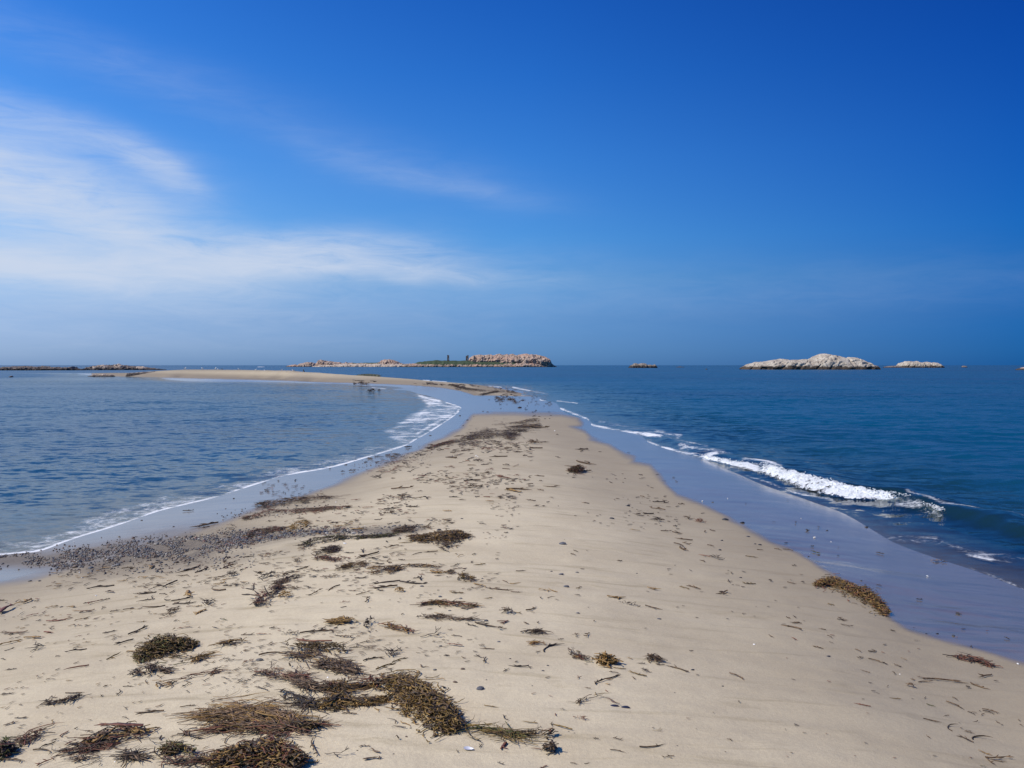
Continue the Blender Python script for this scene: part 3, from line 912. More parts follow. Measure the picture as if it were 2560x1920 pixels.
def ruin(px0, px1, pyt, pyb, notch, label, off=18):
    D = DI - off
    w = (px1 - px0) / F * D; h = (pyb - pyt) / F * D; z0 = CAMZ + (913 - pyb) / F * D - 1.5
    root = empty('ruined_tower', ((px0 + px1) / 2 / F * D - 1280 / F * D, D, z0))
    bm = bmesh.new()
    n = 7; hh = h + 1.5
    rr = random.Random(int(px0))
    dpt = w * .7
    for lev in range(n):
        z_ = hh * lev / n; ww = w * (1 - .06 * lev / n) * rr.uniform(.94, 1.03)
        for sx in (-1, 1):
            wk = ww * .5
            top = hh / n * (1.0 if lev < n - 1 else (rr.uniform(.35, 1) if (sx > 0) == notch else 1.2))
            if lev in (2, 3) and sx > 0: wk = ww * .36
            mtx = Matrix.Translation((sx * (ww / 2 - wk / 2), rr.uniform(-.03, .03) * w, z_ + top / 2)) @ Matrix.Diagonal((wk, dpt * rr.uniform(.95, 1.05), top * .998, 1))
            bmesh.ops.create_cube(bm, size=1, matrix=mtx)
    bmesh.ops.bevel(bm, geom=bm.edges[:], offset=w * .02, segments=1, affect='EDGES')
    me_ = bpy.data.meshes.new('masonry'); bm.to_mesh(me_); bm.free(); me_.materials.append(MASON)
    link('masonry', me_, root)
    bm = bmesh.new()
    bmesh.ops.create_cube(bm, size=1, matrix=Matrix.Translation((0, 0, .9)) @ Matrix.Diagonal((w * 1.35, dpt * 1.3, 1.8, 1)))
    bmesh.ops.subdivide_edges(bm, edges=bm.edges[:], cuts=2)
    for v in bm.verts: v.co += Vector((rr.uniform(-.1, .1), rr.uniform(-.1, .1), rr.uniform(-.1, .2))) * w
    me_ = bpy.data.meshes.new('rubble_base'); bm.to_mesh(me_); bm.free(); me_.materials.append(MASON)
    link('rubble_base', me_, root)
    tag(root, label, 'ruin', 'ruined masonry stacks on the island')


ruin(1118, 1123, 887.8, 902, True, 'thin leaning ruined stack standing alone on the green slope, leftmost of the three')
ruin(1164.5, 1171.5, 888.4, 903, False, 'widest ruined masonry stack with a slot through it, middle of the three')
ruin(1184.3, 1189, 889.5, 903, True, 'narrow dark ruined stack in front of the pink headland, rightmost of the three', 55)

m, t, out = new_mat('dune_weed')
principled(t, out, (0.24, 0.23, 0.15), .95, spec=.1)
DUNEG = m
# grass clump beyond the bar
def spikes(name, px0, px1, py_, n, hmax, mat, seed, dist):
    rr = random.Random(seed); V = []; Fc = []
    x0, x1 = (px0 - 1280) / F * dist, (px1 - 1280) / F * dist
    for i in range(n):
        u = rr.random(); x = x0 + (x1 - x0) * u; y = dist + rr.uniform(-2.5, 2.5)
        z = CAMZ + (913 - py_) / F * dist - .3
        h = hmax * (math.sin(math.pi * min(max(u, .03), .97)) ** .5) * rr.uniform(.5, 1.0) + .3
        w = .05; a = rr.uniform(0, 3.14); lx, ly = rr.uniform(-.35, .35), rr.uniform(-.35, .35)
        b = len(V)
        dx_, dy_ = math.cos(a) * w, math.sin(a) * w
        V += [(x - dx_, y - dy_, z), (x + dx_, y + dy_, z), (x + lx * .4 + dx_ * .7, y + ly * .4 + dy_ * .7, z + h * .6), (x + lx * .4 - dx_ * .7, y + ly * .4 - dy_ * .7, z + h * .6),
              (x + lx, y + ly, z + h), (x + lx + .01, y + ly, z + h)]
        Fc += [(b, b + 1, b + 2, b + 3), (b + 3, b + 2, b + 5, b + 4)]
    return link(name, mesh_np(name, V, Fc, [mat]))


o = spikes('dune_grass', 893, 947, 938.5, 1100, .35, DUNEG, 3, 168)
tag(o, 'low olive green weed and grass patch beyond the crest of the sand bar', 'grass', kind='stuff')

# ---- foam of the little breaker: lumpy body with spray
m, t, out = new_mat('foam_white')
pos = t.new('ShaderNodeNewGeometry').outputs['Position']
fnn = t.noise(pos, 24.0, 5, .75)
fn3 = t.noise(pos, 7.0, 4, .7)
p = principled(t, out, t.mix(t.step(fnn, .35, .6), (.50, .54, .58), (.82, .84, .86)), .75, bump(t, fnn, .9, .04), spec=.2)
al = t.attr('edge')
p.inputs['Alpha'].default_value = 1
t.put(p.inputs['Alpha'], t.step(t.add(al, t.add(t.mul(t.sub(fn3, .5), 2.2), t.mul(t.sub(fnn, .5), 1.4))), .18, .50))
FOAMM = m


def foam_body(name, top, bot, zt, zb, seed, label, nu=420, nv=22, lump=.05):
    tp = np.array([hit(a[0], a[1], zt * .9) for a in top]); bp = np.array([hit(a[0], a[1], 0) for a in bot])
    def along(P, n):
        s_ = np.concatenate([[0], np.cumsum(np.hypot(*np.diff(P, axis=0).T))]); u = np.linspace(0, s_[-1], n)
        return np.stack([np.interp(u, s_, P[:, 0]), np.interp(u, s_, P[:, 1])], 1)
    Tp, Bp = along(tp, nu), along(bp, nu)
    v = np.linspace(-.12, 1.08, nv)[None, :, None]
    XY = Tp[:, None] * (1 - v) + Bp[:, None] * v
    u = np.linspace(0, 1, nu)[:, None]; vv = v[:, :, 0]
    env = np.clip(np.minimum(u, 1 - u) / .12, 0, 1) ** .6
    prof_ = np.clip(1 - vv ** 1.5, 0, 1)
    z = zb + (zt - zb) * prof_ * (.35 + .65 * env) * np.where(vv < 0, 1 + vv * 3, 1)
    nn = fbm(XY[..., 0] * 4, XY[..., 1] * 4, z * 4, oct=5, seed=seed, gain=.62)
    z = z + lump * nn * (.3 + .7 * prof_) + .015
    XY = XY + (lump * 1.2 * fbm(XY[..., 0] * 6, XY[..., 1] * 6, oct=4, seed=seed + 5))[..., None]
    edge = np.clip(np.minimum(vv + .12, 1.08 - vv) / .30, 0, 1.2) * 1.0 * env * (.75 + .5 * fbm(u * 26 + 0 * vv, vv * 2, oct=3, seed=seed + 9))
    me_ = mesh_np(name, np.concatenate([XY, z[..., None]], -1).reshape(-1, 3), grid_faces(nu, nv), [FOAMM])
    setattr_f(me_, 'edge', edge)
    o = link(name, me_)
    tag(o, label, 'foam', kind='stuff')
    return o, Tp, Bp


FB = [('breaker_foam', [(1905, 1158), (1950, 1172), (2010, 1187), (2076, 1204), (2140, 1222), (2200, 1229), (2245, 1238), (2268, 1243)], [(1890, 1180), (1949, 1199), (2010, 1224), (2059, 1237), (2120, 1247), (2180, 1253), (2232, 1257), (2262, 1253)], .15, .0, 3,
       'tumbling white foam of the small wave breaking on the right', 640, 30, .038),
      ('breaker_foam', [(2308, 1262), (2322, 1264), (2340, 1270), (2356, 1280)], [(2314, 1268), (2326, 1276), (2338, 1281), (2352, 1284)], .09, .01, 9, 'small separate splash of foam to the right of the breaking wave', 90, 16, .03),
      ('breaker_foam', [(1752, 1138), (1800, 1148), (1850, 1156), (1905, 1164)], [(1757, 1147), (1810, 1160), (1860, 1173), (1905, 1185)], .07, .0, 13, 'thinner left end of the foam of the breaking wave', 260, 14, .022)]
FV, FF2, fk = [], [], 0
fr2 = random.Random(8)
i1 = boulder_mesh('tmp2', 6, FOAMM, 1, (1, 1, 1)); iv1 = np.array([v.co[:] for v in i1.vertices]); if1 = np.array([q.vertices[:] for q in i1.polygons])
for (nm, top, bot, zt, zb, sd3, lab, nu, nv, lp) in FB:
    o, Tp, Bp = foam_body(nm, top, bot, zt, zb, sd3, lab, nu, nv, lp)
    for k in range(int(nu * 1.5)):
        i = fr2.randrange(len(Tp)); v = fr2.betavariate(1, 2.2) if fr2.random() < .7 else 1 - fr2.random() * .15
        P0 = Tp[i] * (1 - v) + Bp[i] * v; r_ = fr2.uniform(.004, .012)
        zz = zt * max(0, 1 - v ** 1.5) + abs(fr2.gauss(0, .014)) + .01
        FV.append(iv1 * r_ + np.array([P0[0] + fr2.gauss(0, .04), P0[1] + fr2.gauss(0, .04), zz])); FF2.append(if1 + fk); fk += len(iv1)
me_ = mesh_np('spray', np.vstack(FV), np.vstack(FF2), [FOAMM]); setattr_f(me_, 'edge', np.full(fk, 2.0))
tag(link('spray', me_), 'droplets thrown up along the crest of the breaking wave', 'spray', kind='stuff')

#--DEBRIS
# ------------------------------------------------------------------ seaweed, stones and shells on the sand
def weed_mat(name, c1, c2, rough=.55):
    m, t, out = new_mat(name)
    pos = t.new('ShaderNodeNewGeometry').outputs['Position']
    oi = t.new('ShaderNodeObjectInfo').outputs['Random']
    n_ = t.noise(pos, 38.0, 3, .7)
    f = t.sat(t.add(t.mul(t.sub(n_, .5), 3.6), t.add(.15, t.mul(oi, .5))))
    principled(t, out, t.mix(f, c1, c2), rough, spec=.4)
    return m


WM = {'d': weed_mat('weed_dark_brown', (.036, .023, .012), (.160, .098, .050)),
      'k': weed_mat('weed_blackish', (.026, .018, .013), (.095, .066, .046)),
      'o': weed_mat('weed_olive', (.040, .026, .007), (.240, .150, .040)),
      'n': weed_mat('weed_green', (.045, .050, .010), (.125, .115, .028)),
      'g': weed_mat('weed_golden', (.190, .105, .025), (.330, .200, .065)),
      'r': weed_mat('weed_rust', (.115, .040, .022), (.230, .100, .055)),
      'p': weed_mat('weed_purple', (.070, .042, .024), (.265, .170, .095))}
WK = list(WM)
CNAME = {'d': 'dark brown', 'k': 'blackish', 'o': 'olive', 'n': 'green', 'g': 'golden', 'r': 'rust red', 'p': 'purple brown'}


class Strands:
    def __init__(s): s.V = []; s.F = []; s.M = []; s.n = 0

    def add(s, P, w, th, mi=0):
        P = np.asarray(P, float); n = len(P)
        T_ = np.gradient(P, axis=0); T_ /= np.linalg.norm(T_, axis=1)[:, None] + 1e-9
        sd_ = np.stack([-T_[:, 1], T_[:, 0], np.zeros(n)], 1)
        l = np.linalg.norm(sd_, axis=1)[:, None]; sd_ = np.where(l > .05, sd_ / (l + 1e-9), np.array([1.0, 0, 0]))
        up = np.cross(T_, sd_)
        w = np.asarray(w)[:, None] if np.ndim(w) else np.full((n, 1), w)
        th = np.minimum(th, w * .8)
        R_ = np.stack([P + sd_ * w / 2, P + up * th / 2, P - sd_ * w / 2, P - up * th / 2], 1)
        s.V.append(R_.reshape(-1, 3))
        i = np.arange(n - 1)[:, None] * 4 + s.n
        k = np.arange(4)[None, :]; k2 = (k + 1) % 4
        s.F.append(np.stack([i + k, i + k2, i + 4 + k2, i + 4 + k], -1).reshape(-1, 4))
        s.M.append(np.full((n - 1) * 4, mi)); s.n += n * 4

    def mesh(s, name, mats):
        return mesh_np(name, np.vstack(s.V), np.vstack(s.F), mats, True, np.concatenate(s.M))


def curl(r, start, ang, L, n=6, wig=.5, dz=0.0, hz=.0):
    P = [np.array(start, float)]; a = ang; da = r.gauss(0, wig) / n
    for i in range(n - 1):
        a += da + r.gauss(0, wig * .35)
        st = L / (n - 1)
        P.append(P[-1] + np.array([math.cos(a) * st, math.sin(a) * st, dz / (n - 1) + (r.uniform(-hz, hz))]))
    P = np.array(P)
    return P


def taper(n, w, a=.5, b=.25):
    t_ = np.linspace(0, 1, n)
    return w * (a + (1 - a) * np.sin(math.pi * np.clip(t_ * .8 + .15, 0, 1)) - 0) * (1 - (1 - b) * t_ ** 3)


def tmpl(kind, c, seed):
    """template piece, one unit long along x"""
    r = random.Random(seed); S_ = Strands()
    if kind == 'twig':
        P = curl(r, (-.5, 0, .012), 0, 1.0, 9, .5, 0, .004); P[:, 1] -= P[:, 1].mean(); S_.add(P, taper(9, .050), .03)
        for _ in range(r.randint(1, 4)):
            i = r.randint(1, 7); Q = curl(r, P[i], r.choice([-1, 1]) * r.uniform(.3, 1.0), r.uniform(.12, .3), 5, .7, .02, .01); S_.add(Q, taper(5, .038), .025)
    elif kind == 'blade':
        n = 10; P = curl(r, (-.5, 0, .02), 0, 1.0, n, .35, 0, .018); P[:, 2] = np.abs(P[:, 2]) + .01
        w = taper(n, .17, .3, .15) * np.array([r.uniform(.7, 1.25) for _ in range(n)]); S_.add(P, w, .03)
        for _ in range(3):
            i = r.randint(1, n - 2); Q = curl(r, P[i], r.uniform(-.5, .5), r.uniform(.2, .4), 6, .6, .0, .02); S_.add(Q, taper(6, .09), .025)
    elif kind == 'tuft':
        for _ in range(26):
            x = r.gauss(0, .22); y = r.gauss(0, .07) * (1 - abs(x)); h = .12 * math.exp(-(x / .25) ** 2)
            Q = curl(r, (x, y, .015 + r.random() * h), r.gauss(0, .7) + (math.pi if r.random() < .5 else 0), r.uniform(.12, .38), 6, 1.0, r.uniform(-.03, .08), .015)
            Q[:, 2] = np.maximum(Q[:, 2], .008); S_.add(Q, taper(6, r.uniform(.02, .042)), .02)
    elif kind == 'frond':
        def br(p, a, L, w, dep):
            Q = curl(r, p, a, L, 5, .45, r.uniform(-.01, .04) * (3 - dep), .008); Q[:, 2] = np.maximum(Q[:, 2], .01); S_.add(Q, taper(5, w, .7, .5), .02)
            if dep > 0:
                for k in (-1, 1): br(Q[-1], a + k * r.uniform(.2, .55), L * r.uniform(.6, .85), w * .85, dep - 1)
        br((-.5, 0, .015), 0, .36, .05, 3)
    elif kind == 'clod':
        for _ in range(46):
            a = r.uniform(0, 6.28); rad = r.random() ** .5 * .38
            x, y = math.cos(a) * rad, math.sin(a) * rad * .7; h = .34 * (1 - (rad / .42) ** 2)
            Q = curl(r, (x, y, .02 + r.uniform(.5, 1) * h), r.uniform(0, 6.28), r.uniform(.14, .36), 5, 1.2, r.uniform(-.12, .05), .02)
            Q[:, 2] = np.maximum(Q[:, 2], .008); S_.add(Q, taper(5, r.uniform(.045, .085)), .03)
    me_ = S_.mesh(kind, [WM[c]])
    return me_


TM = {}
for kd, nv in (('twig', 7), ('blade', 5), ('tuft', 6), ('frond', 4), ('clod', 4)):
    for ci, c in enumerate(WK):
        TM[kd, c] = [tmpl(kd, c, 1000 + ci * 50 + i * 7 + len(kd)) for i in range(nv)]
PN = {'twig': 'seaweed_strand', 'blade': 'kelp_scrap', 'tuft': 'seaweed_tuft', 'frond': 'seaweed_frond', 'clod': 'seaweed_clod'}
PCAT = {'twig': 'seaweed strand', 'blade': 'kelp scrap', 'tuft': 'seaweed tuft', 'frond': 'seaweed frond', 'clod': 'seaweed clod'}
DR = random.Random(77)


def piece(kind, c, a, b, label=None, group=None, thick=1.0, parent=None, name=None, dz=0.0):
    p0, p1 = gpx(*a), gpx(*b)
    dx_, dy_ = p1[0] - p0[0], p1[1] - p0[1]
    L = math.hypot(dx_, dy_)
    if kind == 'twig':
        px_ = p0[1] / F
        thick = min(max(.05 * L * 1.25, 2.1 * px_), 4.2 * px_) / (.05 * L + 1e-6)
    o = link(name or PN[kind], DR.choice(TM[kind, c]), parent)
    o.location = ((p0[0] + p1[0]) / 2, (p0[1] + p1[1]) / 2, (p0[2] + p1[2]) / 2 + dz + .002 + .0006 * p0[1])
    yaw = math.atan2(dy_, dx_) + (math.pi if DR.random() < .5 else 0)
    tilt = math.atan2(p1[2] - p0[2], L) if L > .02 else 0
    if math.cos(yaw - math.atan2(dy_, dx_)) > 0: tilt = -tilt
    o.rotation_euler = (0, tilt, yaw)
    o.scale = (L, L * thick, L * thick * (1.5 if kind == 'twig' else 1.1))
    if label:
        tag(o, label, PCAT[kind], group)
    return o


def heap(label, name, cat, spine, H, n, cols, seed, L=(.08, .22), w=(.005, .011), spread=.7, fronds=8, kind='frond', mound=True):
    """washed-up pile: spine of (photo x, y, half width px) laid out on the sand"""
    r = random.Random(seed)
    W3 = [gpx(p[0], p[1]) for p in spine]
    ppm = [F / math.hypot(w_[0], w_[1]) for w_ in W3]
    hw = [p[2] / k * 1.0 for p, k in zip(spine, ppm)]
    P = np.array([[a[0], a[1]] for a in W3]); seg = np.hypot(*np.diff(P, axis=0).T); cs = np.concatenate([[0], np.cumsum(seg)]); tot_ = cs[-1]
    c0 = P.mean(0); z0 = float(ground(c0[:1], c0[1:])[0])
    root = empty(name, (c0[0], c0[1], z0))
    # vertical px half width is foreshortened: depth reach larger than width
    xs, ys, hs, aa, hv = [], [], [], [], []
    n = int(n * (1.35 if H > .06 else 1.35 if P[:, 1].mean() > 8 else .85))
    clump = [r.random() * tot_ for _ in range(max(4, n // 22))]
    for i in range(n):
        s_ = r.random() * tot_ if (r.random() < .45 or H > .06) else min(max(r.choice(clump) + r.gauss(0, .03 * tot_), 0), tot_)
        k = min(max(int(np.searchsorted(cs, s_)) - 1, 0), len(seg) - 1)
        a = math.atan2(P[k + 1, 1] - P[k, 1], P[k + 1, 0] - P[k, 0])
        if P[:, 1].mean() > 14: a = .12
        q = max(-1.9, min(1.9, r.gauss(0, .62))) * (2.2 if r.random() < .10 else 1.0)
        sx0, sy0, sh0 = [np.interp(s_, cs, [p_[j] for p_ in spine]) for j in range(3)]
        ta = math.atan2(spine[k + 1][1] - spine[k][1], spine[k + 1][0] - spine[k][0])
        off = q * sh0 * (.72 if H > .07 else .95 if P[:, 1].mean() > 8 else .74)
        xs.append(sx0 - math.sin(ta) * off); ys.append(sy0 + math.cos(ta) * off)
        hv.append(H * max(0, 1 - (q / 1.3) ** 2) * (sh0 / max(p_[2] for p_ in spine)))
        aa.append(a)
    xs, ys, _z = [list(q_) for q_ in gpx_many(xs, ys)]
    if H < .07:      # ragged, with sand showing between the strands
        fq = 5.5 * 6 / max(4, P[:, 1].mean())
        gp = fbm(np.array(xs) * fq, np.array(ys) * fq * 1.3, oct=3, seed=seed % 97)
        keep = [i for i in range(len(xs)) if gp[i] > .0 or r.random() < .12]
        xs, ys, hv, aa = [[q_[i] for i in keep] for q_ in (xs, ys, hv, aa)]; n = len(xs)
    gz_ = ground(np.array(xs), np.array(ys))
    S_ = Strands(); cl = list(cols)
    for x, y, g_, h_, a in zip(xs, ys, gz_, hv, aa):
        flake = r.random() < .35
        Ls = r.uniform(*L) * ((.78 if H > .04 else .95) if not flake else .24)
        Q = curl(r, (x - c0[0], y - c0[1], g_ - z0 + .004 + .0006 * y + h_ * r.uniform(.35, 1.0)), a + r.gauss(0, spread) + (math.pi if r.random() < .5 else 0), Ls, 6, 1.5 if H > .025 else .9, -h_ * r.uniform(0, .6) + r.uniform(0, .008), .005)
        Q[:, :2] -= Q[:, :2].mean(0) - Q[0, :2]
        Q[:, 2] = np.maximum(Q[:, 2], g_ - z0 + .002 + .0006 * y)
        S_.add(Q, taper(6, r.uniform(*w) * (1.9 if flake else .9), .5, .35), .004, cl.index(r.choice(cl)))
    ucol = cl
    tg = link('tangle', S_.mesh('tangle', [WM[c] for c in ucol]), root)
    tg['kind'] = 'stuff'
    for i in range(fronds):
        j = r.randrange(n)
        o = link('frond', r.choice(TM[kind, r.choice(cl)]), root)
        Lf = r.uniform(L[0] * .8, L[1] * .8)
        o.location = (xs[j] - c0[0], ys[j] - c0[1], gz_[j] - z0 + hv[j] * .9 + .004)
        o.rotation_euler = (r.uniform(-.2, .2), r.uniform(-.25, .1), aa[j] + r.gauss(0, spread) + r.choice([0, math.pi]))
        o.scale = (Lf, Lf, Lf * .8)
    if mound:
        m_n = 26; th = np.linspace(0, 1, 9)
        V = []
        for i in range(m_n):
            s_ = tot_ * i / (m_n - 1); x = np.interp(s_, cs, P[:, 0]); y = np.interp(s_, cs, P[:, 1]); h_ = np.interp(s_, cs, hw)
            e = math.sin(math.pi * min(max(i / (m_n - 1), .0), 1)) ** .5
            k = min(max(int(np.searchsorted(cs, s_)) - 1, 0), len(seg) - 1)
            a = math.atan2(P[k + 1, 1] - P[k, 1], P[k + 1, 0] - P[k, 0]); dpt = y / (CAMZ - z0)
            for u_ in th:
                q = (u_ * 2 - 1) * .50 * e * (1 + .25 * r.uniform(-1, 1))
                X_, Y_ = x - math.sin(a) * q * h_, y + math.cos(a) * q * h_ * dpt
                V.append([X_ - c0[0], Y_ - c0[1], float(ground(np.array([X_]), np.array([Y_]))[0]) - z0 - .004 + H * .62 * e * (h_ / max(hw)) * max(0, 1 - (u_ * 2 - 1) ** 2) * r.uniform(.7, 1.1)])
        link('matted_base', mesh_np('matted_base', V, grid_faces(m_n, 9), [WM['d']]), root)
    tag(root, label, cat)
    return root


def C(ox, oy, pts, k=.2893):
    return [(ox + p[0] * k, oy + p[1] * k) + tuple(q * k for q in p[2:]) for p in pts]


